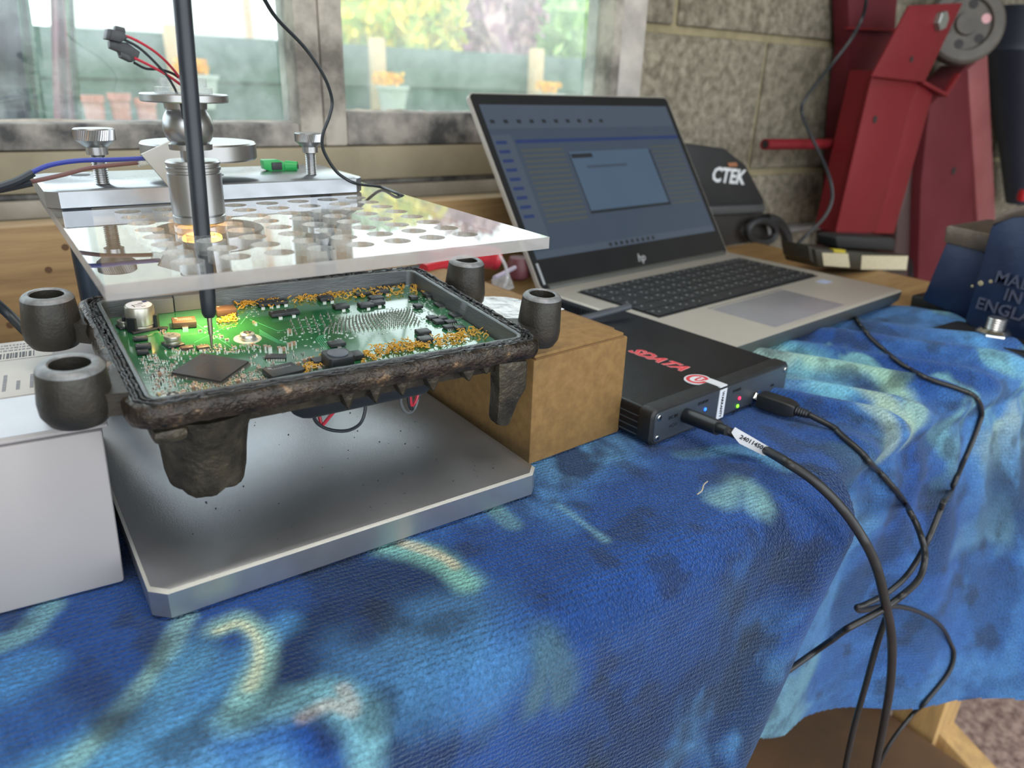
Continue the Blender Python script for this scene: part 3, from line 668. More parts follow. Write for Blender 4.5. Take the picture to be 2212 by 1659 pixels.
# ------------------------------------------------------------ probe pen
m_blk = mat('black_sleeve', '#1d2229', .42, col2='#262c35', nscale=30)
m_pin = mat('probe_steel', '#9c9482', .3, .9)
tip = Vector((.0785, .3580, .0928)); hp_ = Vector((.0822, .3645, .149)); dirp = (hp_ - tip).normalized()
probe = thing('test_probe', 'long black needle probe through an acrylic hole touching the big chip', 'probe', tip)
def along(t): return tip + dirp * t
bm = bmesh.new(); tube(bm, [along(.0), along(.004)], .00012, seg=10, smooth=False, r2=.0006); tube(bm, [along(.004), along(.009)], .0006, seg=10, smooth=False, r2=.0008); tube(bm, [along(.009), along(.0175)], .0011, seg=14, smooth=False, r2=.0012)
bmlink('needle', bm, m_pin, probe)
bm = bmesh.new()
M = Matrix.Translation(tip) @ dirp.to_track_quat('Z', 'Y').to_matrix().to_4x4()
lathe(bm, [(.0022, .0172), (.0027, .0180), (.0033, .0195), (.0036, .027), (.0037, .034), (.0038, .20)], M, seg=28); bmlink('sleeve', bm, m_blk, probe)
# wires and plugs by the rod
m_red = mat('red_wire', '#a82a3a', .4); m_bw = mat('black_wire', '#20262b', .45)
pc = thing('connector_pair', 'two small black plugs on red and black wires beside the probe rod', 'connector', PY(270, 130, .383))
def wire(pts, Y, r, m, parent, dy=0, name='wire', lab=None):
    bm = bmesh.new(); tube(bm, [PY(x, y, Y + dy * i) for i, (x, y) in enumerate(pts)], r, seg=8); return bmlink(name, bm, m, parent, label=lab)
wire([(250, 71), (290, 85), (335, 112), (370, 145), (398, 182)], .383, .0006, m_red, pc, .001, lab='red wire')
wire([(265, 84), (300, 103), (335, 135), (365, 170), (388, 215), (397, 260)], .381, .0006, m_bw, pc, .001)
wire([(290, 125), (325, 142), (365, 165), (400, 190)], .382, .0006, m_red, pc, .001, lab='red wire')
wire([(289, 135), (315, 148), (345, 150), (375, 160), (400, 180)], .386, .0006, m_bw, pc, .001)
m_plug = mat('black_plug', '#26292c', .5, col2='#34373a', nscale=200)
def pxbox(bm, pts, Y, th, bev=.0003): prism(bm, [PY(x, y, Y) for x, y in pts], Vector((0, th, 0)), bev=bev)
bm = bmesh.new(); pxbox(bm, [(235, 62), (268, 68), (276, 82), (262, 92), (229, 84)], .380, .008); pxbox(bm, [(250, 55), (270, 60), (272, 72), (248, 66)], .381, .006); pxbox(bm, [(233, 62), (242, 64), (238, 86), (229, 84)], .3795, .009); bmlink('plug', bm, m_plug, pc)
bm = bmesh.new(); pxbox(bm, [(237, 88), (275, 92), (303, 112), (298, 128), (284, 135), (263, 125), (258, 112), (239, 104)], .382, .007); pxbox(bm, [(262, 112), (282, 120), (285, 134), (263, 124)], .3805, .009); bmlink('plug', bm, m_plug, pc)

# plastic tag with blue and brown wires
tg = thing('sensor_tag', 'pale grey plastic tab wired blue and brown, leaning behind the lamp', 'sensor', PY(370, 416, .443))
slab('tab', [(305, 334), (376, 301), (402, 330), (404, 404), (374, 416), (362, 400)], .436, .003, mat('pale_grey_plastic', '#a9a8a4', .5, nscale=40), tg, bev=.0004)
wire([(-60, 425), (0, 403), (40, 388), (70, 372), (110, 356), (170, 347), (240, 345), (313, 342)], .440, .0012, mat('blue_wire', '#27348a', .4), tg, lab='blue wire')
wire([(-60, 425), (0, 405), (65, 393), (130, 379), (200, 362), (300, 351)], .444, .0011, mat('brown_wire', '#6d4b47', .5), tg, lab='brown wire')
wire([(-70, 432), (-20, 411), (35, 392), (72, 373)], .438, .0019, m_blk, tg, name='heat_shrink')
wire([(-70, 430), (-20, 413), (30, 402), (68, 394)], .442, .0020, m_blk, tg, name='heat_shrink')
bm = bmesh.new(); tube(bm, [PY(297, 352, .443), PY(320, 346, .443)], .0021, seg=10, smooth=False); bmlink('clear_sleeve', bm, m_clear, tg)

# green clip on the bar
m_green = mat('green_plastic', '#1f9a4c', .4)
gc = P(607, 368, ZA + .0102)
clip = thing('green_clip', 'small bright green plastic clip lying on the bar', 'clip', gc)
bm = bmesh.new(); prism(bm, [PY(x, y, gc.y) for x, y in [(568, 346), (600, 345), (622, 352), (622, 368), (590, 372), (571, 366)]], Vector((0, .007, 0)), bev=.0006); bmlink('body', bm, m_green, clip)
bm = bmesh.new(); a = PY(618, 360, gc.y + .003); b = PY(643, 360, gc.y - .001); tube(bm, [a, b], .0042, seg=16, smooth=False, r2=.0034); bmlink('barrel', bm, m_green, clip)
bm = bmesh.new(); bx(bm, -.0035, .0035, -.0008, .0004, -.0025, .0025, M=Matrix.Translation(PY(598, 359, gc.y)), bev=.0004); bmlink('window', bm, m_plug, clip)
bm = bmesh.new(); a = PY(643.5, 360, gc.y - .0012); tube(bm, [a, a + (b - PY(618, 360, gc.y + .003)).normalized() * .0003], .0015, seg=12, smooth=False); bmlink('bore', bm, m_plug, clip)

# thin black cable from above down to the acrylic edge
bm = bmesh.new(); e = P(860, 419, ZA + .001)
pts = [PY(540, -60, .40), PY(572, 0, .41), PY(600, 42, .42), PY(660, 105, .43), PY(700, 165, .435), PY(717, 215, .44), PY(712, 250, .44), PY(697, 292, .442), PY(699, 325, .444), PY(722, 365, .446), PY(745, 385, .447), PY(772, 397, .449), P(822, 404, ZA + .0012), e, P(884, 432, ZA - .006), P(900, 455, ZA - .03)]
tube(bm, pts, .0010, seg=8); tag(bmlink('thin_cable', bm, m_bw), 'thin black cable curving down past the mullion onto the acrylic edge', 'cable')
# black cable at the far left
bm = bmesh.new(); tube(bm, [PY(-80, 600, .50), PY(-20, 645, .50), PY(20, 680, .50), PY(60, 720, .49), PY(120, 770, .48)], .0028, seg=10)
tag(bmlink('black_lead', bm, m_bw), 'black lead running in from the left behind the rear left lug', 'cable')

# ============================================================ BOXES
m_white = mat('white_card', '#938f90', .6, col2='#9e9a9a', nscale=5, bump=.05, bscale=40)
m_tape = mat('clear_tape', '#8f9098', .15, col2='#a3a5ad', nscale=10)
def box_faces(name, label, cat, org, ang, w, d, h, m, rot=(0, 0), gap=None):
    root = thing(name, label, cat, org, (rot[0], rot[1], ang)); return root
wbx_ = thing('white_box', 'white cardboard box with tape and a shipping label under the left lugs', 'box', (.0205, .3270, .0003), (0, 0, math.radians(-5)))
wx0 = -.235; wd = .135; wh = .0795
bm = bmesh.new(); bx(bm, wx0, 0, 0, wd, 0, wh - .0022, bev=.0015)
for v in bm.verts:
    if v.co.x > -.01: v.co.x += .0035 * (v.co.z / wh) + .0012 * math.sin(v.co.z * 80)
bmlink('carton_body', bm, m_white, wbx_, local=True)
bm = bmesh.new(); bx(bm, wx0, .0055, .0006, wd, wh - .0016, wh, bev=.0006); lid = bmlink('lid', bm, m_white, wbx_, local=True)
bm = bmesh.new(); bx(bm, wx0, -.006, .004, .048, wh, wh + .00015); bmlink('tape', bm, m_tape, wbx_, local=True, label='glossy clear tape strip along the front of the lid')
m_lab = mat('label_paper', '#a5a099', .5); m_ink = mat('black_ink', '#2d2d31', .6); m_gink = mat('grey_ink', '#76767a', .6); m_lab2 = mat('white_label', '#d8dade', .4)
bm = bmesh.new(); bx(bm, -.125, -.010, .050, .102, wh, wh + .00012); bx(bm, -.125, -.014, .1035, wd - .002, wh, wh + .00012); lb = bmlink('shipping_label', bm, m_lab, wbx_, local=True)
bm = bmesh.new(); x = -.062
while x < -.022:
    w = random.choice((.0004, .0007, .0011)); bx(bm, x, x + w, .106, .114, wh + .0001, wh + .0003); x += w + random.choice((.0005, .0009))
bmlink('barcode', bm, m_ink, wbx_, local=True)
bm = bmesh.new()
for k, L_ in enumerate((.020, .022, .012, .018, .021)):
    y = .058
    while y < .058 + L_:
        s = random.uniform(.0006, .0018); bx(bm, -.040 + k * .0055, -.0385 + k * .0055, y, y + s, wh + .0001, wh + .0003); y += s + .0005
for r in range(3):
    x = -.1
    while x < -.02:
        s = random.uniform(.0005, .002); bx(bm, x, x + s, .118 + r * .0045, .1198 + r * .0045, wh + .0001, wh + .0003); x += s + .0006
for k in range(9): bx(bm, -.062 + (k % 3) * .002, -.0605 + (k % 3) * .002, .053 + k * .0022, .0545 + k * .0022, wh + .0001, wh + .0003)
bmlink('label_print', bm, m_gink, wbx_, local=True, kind='stuff')

m_card = mat('brown_cardboard', '#74572f', .75, col2='#846639', nscale=160, bump=.12, bscale=300)
m_cardd = mat('cardboard_edge', '#6f5230', .85)
CW, CD, CHh = .081, .205, .0722
cbo = P(1141, 1006, 0)
cb = thing('cardboard_box', 'brown cardboard box propping up the right side of the control unit', 'box', (cbo.x + .0006, cbo.y, .0003), (0, 0, math.radians(4)))
bm = bmesh.new(); bx(bm, 0, CW, 0, CD, 0, CHh - .0030, bev=.0012); bmlink('carton_body', bm, m_card, cb, local=True)
bm = bmesh.new(); bx(bm, .001, CW - .004, .0005, CD, CHh - .0022, CHh, bev=.0004)
bmlink('lid', bm, m_card, cb, local=True)
bm = bmesh.new(); bx(bm, CW - .0032, CW - .0003, .012, CD, CHh - .0030, CHh - .0006, bev=.0004); bx(bm, .002, CW - .003, .0006, .003, CHh - .0031, CHh - .0023); bmlink('tuck_flap', bm, m_cardd, cb, local=True)
m_silver = mat('crinkled_silver_foil', '#b5b6b6', .25, .6, col2='#e0e0df', nscale=80, bump=1.0, bscale=160, rough2=.5)
bm = bmesh.new(); lathe(bm, [(.030, CHh + .0001), (.030, CHh + .0004)], Matrix.Translation((.040, .088, 0)) @ Matrix.Diagonal((1, 1.0, 1, 1)), seg=40); bmlink('round_seal', bm, m_silver, cb, local=True, label='round silvery foil seal on the lid')
bm = bmesh.new(); bx(bm, CW - .012, CW - .001, .060, .075, CHh + .0001, CHh + .0003); bmlink('white_sticker', bm, m_lab2, cb, local=True)

# ============================================================ ENGINE CONTROL UNIT
m_cast = mat('grimy_cast_aluminium', '#25221c', .55, .4, col2='#50493b', nscale=90, lo=.35, hi=.68, bump=1.0, bscale=320, detail=9, rough2=.35, col3='#8b7f66')
m_lug = mat('cast_lug', '#2d2b27', .48, .45, col2='#403d37', nscale=45, lo=.3, hi=.7, bump=.25, bscale=700, rough2=.38)
m_lugtop = mat('machined_ring', '#6f7172', .55, .5, col2='#8b8d8e', nscale=200)
m_rust = mat('rusty_rim', '#1a1512', .34, .35, col2='#3d342a', nscale=130, lo=.36, hi=.60, bump=.8, bscale=600, detail=10, rough2=.26, col3='#7a6248')
m_inner = mat('grey_cast_wall', '#5c6062', .42, .6, col2='#6f7475', nscale=20, stretch=(1, 1, 6), bump=.2, bscale=300)
m_seal = mat('black_sealant', '#101113', .25, col2='#1f1d1c', nscale=120, bump=1.2, bscale=300, rough2=.55, col3='#5a5653')
EW, ED = .203, .1443
EORG = Vector((.0305, .2902, .098)); ER = Euler((math.radians(4.12), math.radians(1.4), math.radians(.06)))
ecu = thing('engine_control_unit', 'open cast-aluminium engine control unit with exposed green circuit board', 'control unit', EORG, ER)
EM = MW[ecu.name]; EMI = EM.inverted()
def E(px, py, lz):
    c = EMI @ O; r = EMI.to_3x3() @ ray(px, py); return c + r * ((lz - c.z) / r.z)
def EYl(px, py, ly):
    c = EMI @ O; r = EMI.to_3x3() @ ray(px, py); return c + r * ((ly - c.y) / r.y)
def rl(ins, z, r=.011, nz=0.):
    r = max(.0035, r - ins * .6)
    return [Vector((x + random.uniform(-nz, nz), y + random.uniform(-nz, nz), z + random.uniform(-nz, nz))) for x, y in rrect(ins, EW - ins, ins, ED - ins, r, seg=8, sub=40)]
random.seed(11)
bm = bmesh.new()
prof = [(.020, -.0215, 0, 0), (.0135, -.0200, 0, 0), (.0115, -.0115, 0, .0002), (.0035, -.0112, 0, .0003), (.0006, -.0095, .0, .0004), (-.0004, -.0060, 0, .00045), (.0, -.0025, 0, .0004), (.0010, -.0006, 0, .0003), (.0028, .0, 0, .0002),
        (.0042, -.0003, 0, .0001), (.0047, -.0024, 0, 0), (.0080, -.0024, 0, 0), (.0085, -.0001, 0, .0001), (.0098, 0.0, 0, .0001), (.0104, -.0005, 0, 0), (.0112, -.0112, 0, 0)]
ms = [0, 0, 0, 1, 1, 1, 1, 1, 2, 3, 3, 2, 2, 2, 2, 2]
loft(bm, [rl(i, z, nz=nn) for i, z, _, nn in prof], mis=ms)
bmlink('housing', bm, [m_cast, m_rust, m_inner, m_seal], ecu, local=True, smooth=True)
# old sealant in the groove, torn and uneven
bm = bmesh.new()
for ins, rr, dz in ((.0056, .0011, -.0012), (.0071, .0010, -.0010), (.0040, .0006, .0002)):
    pts = rrect(ins, EW - ins, ins, ED - ins, .008, seg=8, sub=60); pts.append(pts[0])
    run = []
    for i, (x, y) in enumerate(pts):
        if random.random() < .05 and len(run) > 2:
            tube(bm, run, rr * random.uniform(.8, 1.2), seg=6, n=1); run = []
        run.append(Vector((x + random.uniform(-.0004, .0004), y + random.uniform(-.0004, .0004), dz + random.uniform(-.0004, .0006))))
    if len(run) > 2: tube(bm, run, rr, seg=6, n=1)
bmlink('sealant', bm, m_seal, ecu, local=True)
# mounting lugs
def lug(cx, cy, rt, rb, z0, z1, hole, toward, side):
    M = Matrix.Translation((cx, cy, 0)); ch = .0022
    bm = bmesh.new(); lathe(bm, [(hole, z0 + .004), (hole * 1.05, z0), (rb * .80, z0), (rb * .97, z0 + .004), (rb, z0 + .009), (rt, z1 - ch), (rt - ch * .45, z1 - ch * .35), (rt - ch, z1), (hole + .0006, z1), (hole, z1 - .0006), (hole * .96, z0 + .004)], M, seg=44, cap=False, mis=[0, 0, 0, 0, 0, 1, 1, 1, 1, 2])
    for f in bm.faces: f.material_index = {0: 0, 1: 1, 2: 2}[f.material_index]
    # web that joins the lug to the rim
    x1 = toward[0]; yw = rb * .62
    pts = [(cx + side * rb * .5, cy - yw), (x1, toward[1] - yw - .006), (x1, toward[1] + yw + .004), (cx + side * rb * .5, cy + yw)]
    bv = [bm.verts.new((x, y, z)) for z in (z0 + .003, z0 + .013) for x, y in pts]
    for q in ((0, 1, 2, 3), (7, 6, 5, 4), (0, 4, 5, 1), (1, 5, 6, 2), (2, 6, 7, 3), (3, 7, 4, 0)): bm.faces.new([bv[i] for i in q])
    bmesh.ops.recalc_face_normals(bm, faces=bm.faces[-6:])
    return bmlink('mounting_lug', bm, [m_lug, m_lugtop, m_lug], ecu, local=True, smooth=True)
lug(-.0145, .0265, .0123, .0136, -.0115, .0130, .0074, (.003, .030), 1)
lug(-.0132, .1195, .0115, .0131, -.0150, .0112, .0073, (.003, .118), 1)
lug(.2195, .0290, .0112, .0126, -.0150, .0150, .0073, (EW - .003, .030), -1)
lug(.2195, .1100, .0115, .0136, -.0185, .0120, .0070, (EW - .003, .110), -1)
# short thick leg below the front left and slim leg at the front right
bm = bmesh.new()
c0 = Vector((.0320, .0250, -.011)); lps = []
for k, (r0, z) in enumerate(((.0225, -.0130), (.0215, -.018), (.0195, -.024), (.0182, -.034), (.0175, -.044), (.0160, -.051), (.0135, -.0535))):
    lps.append([Vector((c0.x + r0 * math.cos(a) * (1 + .03 * math.sin(5 * a)), c0.y + r0 * .95 * math.sin(a), z + (.0012 * math.sin(4 * a) + .0006 * math.sin(9 * a) if k > 4 else 0))) for a in [2 * math.pi * i / 40 for i in range(40)]])
loft(bm, list(reversed(lps))); bmlink('support_leg', bm, m_cast, ecu, local=True, smooth=True)
bm = bmesh.new(); bx(bm, .008, .022, .004, .022, -.0195, -.0125, bev=.003); bmlink('cast_boss', bm, m_cast, ecu, local=True)
pr = [(1078, 785), (1143, 778), (1140, 838), (1122, 868), (1104, 915), (1098, 923), (1080, 923), (1073, 915), (1078, 862)]
bm = bmesh.new(); prism(bm, [EYl(x, y, .008) for x, y in pr], Vector((0, .010, 0)), bev=.0022); bmlink('slim_leg', bm, m_cast, ecu, local=True, smooth=True)
# cooling nubs under the front edge
for px, w, h in ((752, 24, 34), (812, 22, 32), (869, 22, 26), (935, 24, 28), (1012, 22, 20), (1050, 14, 12)):
    yb = 905 - (px - 560) * .178 - 14
    q = [EYl(px - w, yb - 22, .006), EYl(px + w, yb - 25, .006), EYl(px + 6, yb + h - 8, .006), EYl(px + 1, yb + h - 5, .006)]
    bm = bmesh.new(); prism(bm, q, Vector((0, .012, 0)), bev=.0012); bmlink('cooling_fin', bm, m_cast, ecu, local=True)
# black plastic connector body hanging below
m_conn = mat('black_connector_plastic', '#15181c', .38, col2='#1c2024', nscale=20)
q = [EYl(x, y, .016) for x, y in [(600, 850), (935, 800), (936, 838), (920, 853), (672, 907), (655, 907), (634, 898), (618, 870)]]
bm = bmesh.new(); prism(bm, q, Vector((0, .045, 0)), bev=.0018); bmlink('connector_body', bm, m_conn, ecu, local=True)
for pts, mm, lab in (([(672, 880), (684, 912), (712, 928), (750, 930), (778, 915), (789, 885), (786, 860)], m_bw, None), ([(730, 880), (712, 900), (696, 918), (690, 900)], m_red, 'dark red wire'),
                ([(868, 845), (866, 870), (876, 889), (890, 889), (900, 872), (905, 845)], mat('grey_wire', '#55595b', .4), 'grey wire'), ([(880, 845), (884, 872), (890, 884), (896, 868), (912, 845)], m_bw, None), ([(886, 850), (889, 875), (898, 866), (904, 846)], m_red, 'dark red wire')):
    bm = bmesh.new(); tube(bm, [EYl(x, y, .040 + .002 * i) for i, (x, y) in enumerate(pts)], .00095, seg=8); bmlink('wire', bm, mm, ecu, local=True, label=lab)

# ---------------- circuit board
m_pcb = bpy.data.materials.new('green_circuit_board'); m_pcb.use_nodes = True
n = m_pcb.node_tree.nodes; l = m_pcb.node_tree.links; b = n['Principled BSDF']; MATS['pcb'] = m_pcb
tc = n.new('ShaderNodeTexCoord')
br = n.new('ShaderNodeTexBrick'); br.inputs['Scale'].default_value = 420; br.inputs['Mortar Size'].default_value = .012; br.inputs['Brick Width'].default_value = 3.2; br.inputs['Row Height'].default_value = .7
nz = n.new('ShaderNodeTexNoise'); nz.inputs['Scale'].default_value = 35; nz.inputs['Detail'].default_value = 3; l.new(tc.outputs['Object'], nz.inputs[0]); l.new(tc.outputs['Object'], br.inputs[0])
r = n.new('ShaderNodeValToRGB'); r.color_ramp.elements[0].position = .35; r.color_ramp.elements[0].color = srgb('#215a36'); r.color_ramp.elements[1].position = .62; r.color_ramp.elements[1].color = srgb('#2b6e44'); l.new(nz.outputs[0], r.inputs[0])
mx = n.new('ShaderNodeMixRGB'); mx.blend_type = 'MIX'; mx.inputs[0].default_value = 1; br.inputs['Color1'].default_value = (0, 0, 0, 1); br.inputs['Color2'].default_value = (0, 0, 0, 1); br.inputs['Mortar'].default_value = (1, 1, 1, 1)
l.new(r.outputs[0], mx.inputs[1]); mx.inputs[2].default_value = srgb('#2c7a4c')
fac = n.new('ShaderNodeMath'); fac.operation = 'MULTIPLY'; fac.inputs[1].default_value = .45; l.new(br.outputs['Color'], fac.inputs[0]); l.new(fac.outputs[0], mx.inputs[0]); l.new(mx.outputs[0], b.inputs['Base Color'])
b.inputs['Roughness'].default_value = .14; b.inputs['Specular IOR Level'].default_value = .8; b.inputs['Coat Weight'].default_value = 1.0; b.inputs['Coat Roughness'].default_value = .08
m_tin = mat('solder', '#c2c2bb', .28, .9, nscale=50); m_chip = mat('chip_plastic', '#1f2123', .42, col2='#272a2c', nscale=60, bump=.1, bscale=2000); m_chipb = mat('brown_chip', '#4a382c', .45, col2='#55402f', nscale=60)
m_can = mat('capacitor_can', '#b3b1a4', .30, .8, nscale=20); m_print = mat('grey_print', '#7d7f80', .5); m_copper = mat('copper_strip', '#b47a4e', .35, .8)
m_mlcc = mat('ceramic_capacitor', '#8e7058', .5); m_grayblk = mat('grey_relay', '#5e605f', .45, col2='#6a6c6a', nscale=20); m_pad = mat('tin_pad', '#b8c0ba', .35, .7)
m_worm = mat('amber_resin_loop', '#b98a2c', .32, col2='#cfa03c', nscale=90)
bm = bmesh.new(); o = rrect(.0122, EW - .0122, .0112, ED - .0112, .003, seg=4)
loft(bm, [[Vector((x, y, z)) for x, y in o] for z in (-.0112, -.0098)], mis=[1, 1], smooth=False)
for f in bm.faces:
    if len(f.verts) > 4: f.material_index = 0
board = bmlink('circuit_board', bm, [m_pcb, mat('board_edge', '#a9853c', .5)], ecu, local=True, at=(0, 0, -.0098))
BZ = -.0098
def B(px, py, h=0.):
    p = E(px, py, BZ + h); return Vector((p.x, p.y, h))
def comp(name, bm, mats, label=None, kind=None, smooth=False): return bmlink(name, bm, mats, board, local=True, label=label, kind=kind, smooth=smooth)
def RZ(c, a): return Matrix.Translation(c) @ Matrix.Rotation(a, 4, 'Z')
def chip(px, py, w, d, h, a=0., pins=0, col=None, tabs=0, name='chip', dot=True, lines=0):
    c = B(px, py, h); c.z = 0; M = RZ(c, a); bm = bmesh.new()
    fs = bx(bm, -w/2, w/2, -d/2, d/2, .0004, h, M=M, bev=min(.0003, h * .15))
    for f in bm.faces: f.material_index = 0
    if pins:
        st = w / (pins + 1)
        for i in range(pins):
            x = -w/2 + st * (i + 1)
            for s in (-1, 1):
                y0, y1 = sorted((s * d/2, s * (d/2 + .0012))); bx(bm, x - st * .22, x + st * .22, y0, y1, 0.0, .0003, M=M, mi=1)
                ya, yb = sorted((s * d/2, s * (d/2 + .0004))); bx(bm, x - st * .22, x + st * .22, ya, yb, .0, h * .5, M=M, mi=1)
    if tabs:
        for x in ([-w * .28, w * .28] if tabs > 1 else [0]):
            bx(bm, x - w * .12, x + w * .12, -d/2 - .0014, -d/2 + .0002, 0, h * .35, M=M, mi=1)
        bx(bm, -w * .42, w * .42, d/2 - .0002, d/2 + .0010, 0, .0005, M=M, mi=1)
    if dot: lathe(bm, [(w * .07, h), (w * .07, h + .00003)], M @ Matrix.Translation((-w * .32, d * .3, 0)), seg=12, mi=2)
    for k in range(lines):
        x = -w * .3
        while x < w * .3:
            s = w * random.uniform(.03, .08); bx(bm, x, x + s, d * .12 - k * d * .2, d * .12 - k * d * .2 + d * .08, h - .00001, h + .00003, M=M, mi=2); x += s + w * .03
    return comp(name, bm, [col or m_chip, m_tin, m_print])
# the large square processor
cc = sum((B(x, y, .0019) for x, y in ((440, 760), (364, 805), (478, 823), (538, 780))), Vector()) / 4; cc.z = 0
dv = B(538, 780, .0019) - B(478, 823, .0019); qa = math.atan2(dv.y, dv.x); M = RZ(cc, qa); S = .0245; bm = bmesh.new()
bx(bm, -S/2, S/2, -S/2, S/2, .0004, .0019, M=M, bev=.0003)
for k in range(44):
    t = -S/2 + S * (k + .5) / 44
    for sx, sy in ((1, 0), (-1, 0), (0, 1), (0, -1)):
        for (a0, b0, z0, z1) in ((S/2, S/2 + .0005, .0, .0010), (S/2 + .0004, S/2 + .0013, 0, .00025)):
            if sx: x0, x1 = sorted((sx * a0, sx * b0)); bx(bm, x0, x1, t - .00014, t + .00014, z0, z1, M=M, mi=1)
            else: y0, y1 = sorted((sy * a0, sy * b0)); bx(bm, t - .00014, t + .00014, y0, y1, z0, z1, M=M, mi=1)
for x, y in ((-.0095, -.0095), (.0095, .0095)): lathe(bm, [(.0009, .0019), (.0009, .00193)], M @ Matrix.Translation((x, y, 0)), seg=16, mi=2)
for k in range(4):
    x = -.007
    while x < .006:
        s = random.uniform(.0004, .0011); bx(bm, x, x + s, -.006 + k * .0032, -.0052 + k * .0032, .00188, .00192, M=M, mi=3); x += s + .0006
comp('processor_chip', bm, [mat('processor_plastic', '#2d2a29', .40, col2='#34302e', nscale=40, bump=.1, bscale=3000), m_tin, mat('chip_mark', '#1b1a1a', .6), mat('chip_mark_faint', '#3e3b38', .6)], label='large square black chip with rows of silver pins')
# electrolytic capacitors
def can(px, py, r, h, clamps=False, name='capacitor_can'):
    c = B(px, py, 0); M = RZ(c, math.radians(12)); bm = bmesh.new()
    bx(bm, -r * 1.05, r * 1.05, -r * 1.05, r * 1.05, 0, .0012, M=M, mi=1, bev=.0004)
    for f in bm.faces: f.material_index = 1
    lathe(bm, [(r * .93, .0012), (r * .97, .0020), (r * .92, .0026), (r, .0032), (r, h - .0006), (r * .95, h), (r * .93, h)], M, seg=44, mi=0)
    lathe(bm, [(r * .88, h), (r * .88, h + .00008)], M, seg=44, mi=2)
    for (x0, y0, x1, y1) in ((-.5, .05, .3, .12), (-.3, -.25, .1, -.2), (-.45, -.35, -.38, .2), (.05, .25, .4, .33), (0, -.5, .3, -.42)): bx(bm, x0 * r, x1 * r, y0 * r, y1 * r, h + .00005, h + .00012, M=M, mi=1)
    if clamps:
        bx(bm, .45 * r, .75 * r, .3 * r, .65 * r, h, h + .00012, M=M, mi=3)
        for a in (35, 145, 215, 325):
            MM = M @ Matrix.Rotation(math.radians(a), 4, 'Z'); bx(bm, r * 1.0, r * 1.2, -.0022, .0022, 0, h * (.62 if a in (215, 325) else .5), M=MM, mi=1)
    return comp(name, bm, [m_can, m_chip, m_lab2 if clamps else m_can, mat('navy_print', '#27345e', .5)], smooth=True, label='tall silver capacitor can with printed top' if clamps else None)
can(306, 708, .0069, .0125, True); can(374, 745, .0040, .0052); can(268, 707, .0030, .0040)
# screws fixing the board
def screw(px, py, r=.0046, silver=True):
    c = B(px, py, 0); M = Matrix.Translation(c); bm = bmesh.new(); m1 = m_can
    lathe(bm, [(r * 1.65, 0), (r * 1.65, .0002)], M, seg=36, mi=1)
    lathe(bm, [(r, .0002), (r * 1.02, .0012), (r * .92, .0016), (r * .86, .0030), (r * .6, .0036), (r * .42, .0037)], M, seg=36)
    for k in range(6): lathe(bm, [(r * .16, .0036), (r * .16, .00385)], M @ Matrix.Rotation(k * math.pi / 3, 4, 'Z') @ Matrix.Translation((r * .34, 0, 0)), seg=8, mi=2)
    comp('board_screw', bm, [m1, m_pad, m_chip], smooth=True)
for px, py, r in ((257, 672, .0040), (535, 732, .0042), (375, 868, .0050), (877, 612, .0033), (1103, 745, .0040)): screw(px, py, r)
bm = bmesh.new(); lathe(bm, [(.0019, 0), (.0019, .0001)], Matrix.Translation(B(346, 851)), seg=20); comp('gold_pad', bm, mat('gold_pad', '#c09a4a', .3, .9))
# relays, diodes, inductors
for px, py, w, d, h in ((334, 680, .0200, .0115, .0085), (418, 670, .0190, .0115, .0090)):
    c = B(px, py, 0); bm = bmesh.new(); bx(bm, -w/2, w/2, 0, d, 0, h, M=RZ(c, math.radians(-1)), bev=.0005)
    lathe(bm, [(.0024, h), (.0024, h + .0001)], RZ(c + Vector((0, d/2, 0)), 0), seg=20); comp('relay_block', bm, m_grayblk)
chip(397, 690, .0115, .0088, .0036, math.radians(-8), tabs=1, col=m_chipb, lines=2, name='diode')
chip(487, 664, .0105, .0078, .0042, math.radians(-4), col=m_chipb, name='diode')
chip(610, 797, .0150, .0110, .0034, math.radians(8), tabs=1, name='power_chip', lines=1)
# inductor
c = B(737, 800, 0); c.y += .004; M = RZ(c, math.radians(3)); bm = bmesh.new(); o = rrect(-.0066, .0066, -.0062, .0062, .0022, seg=4)
def L2(s, z): return [M @ Vector((x * s, y * s, z)) for x, y in o]
loft(bm, [L2(.9, .0003), L2(1, .0012), L2(1, .0070), L2(.97, .0074)], smooth=False)
lathe(bm, [(.0050, .0074), (.0050, .0079), (.0047, .0080)], M, seg=36, mi=1); bx(bm, -.003, .003, -.0075, -.0060, 0, .0009, M=M, mi=2)
comp('inductor', bm, [m_chip, mat('inductor_cap', '#50555f', .45), m_tin])
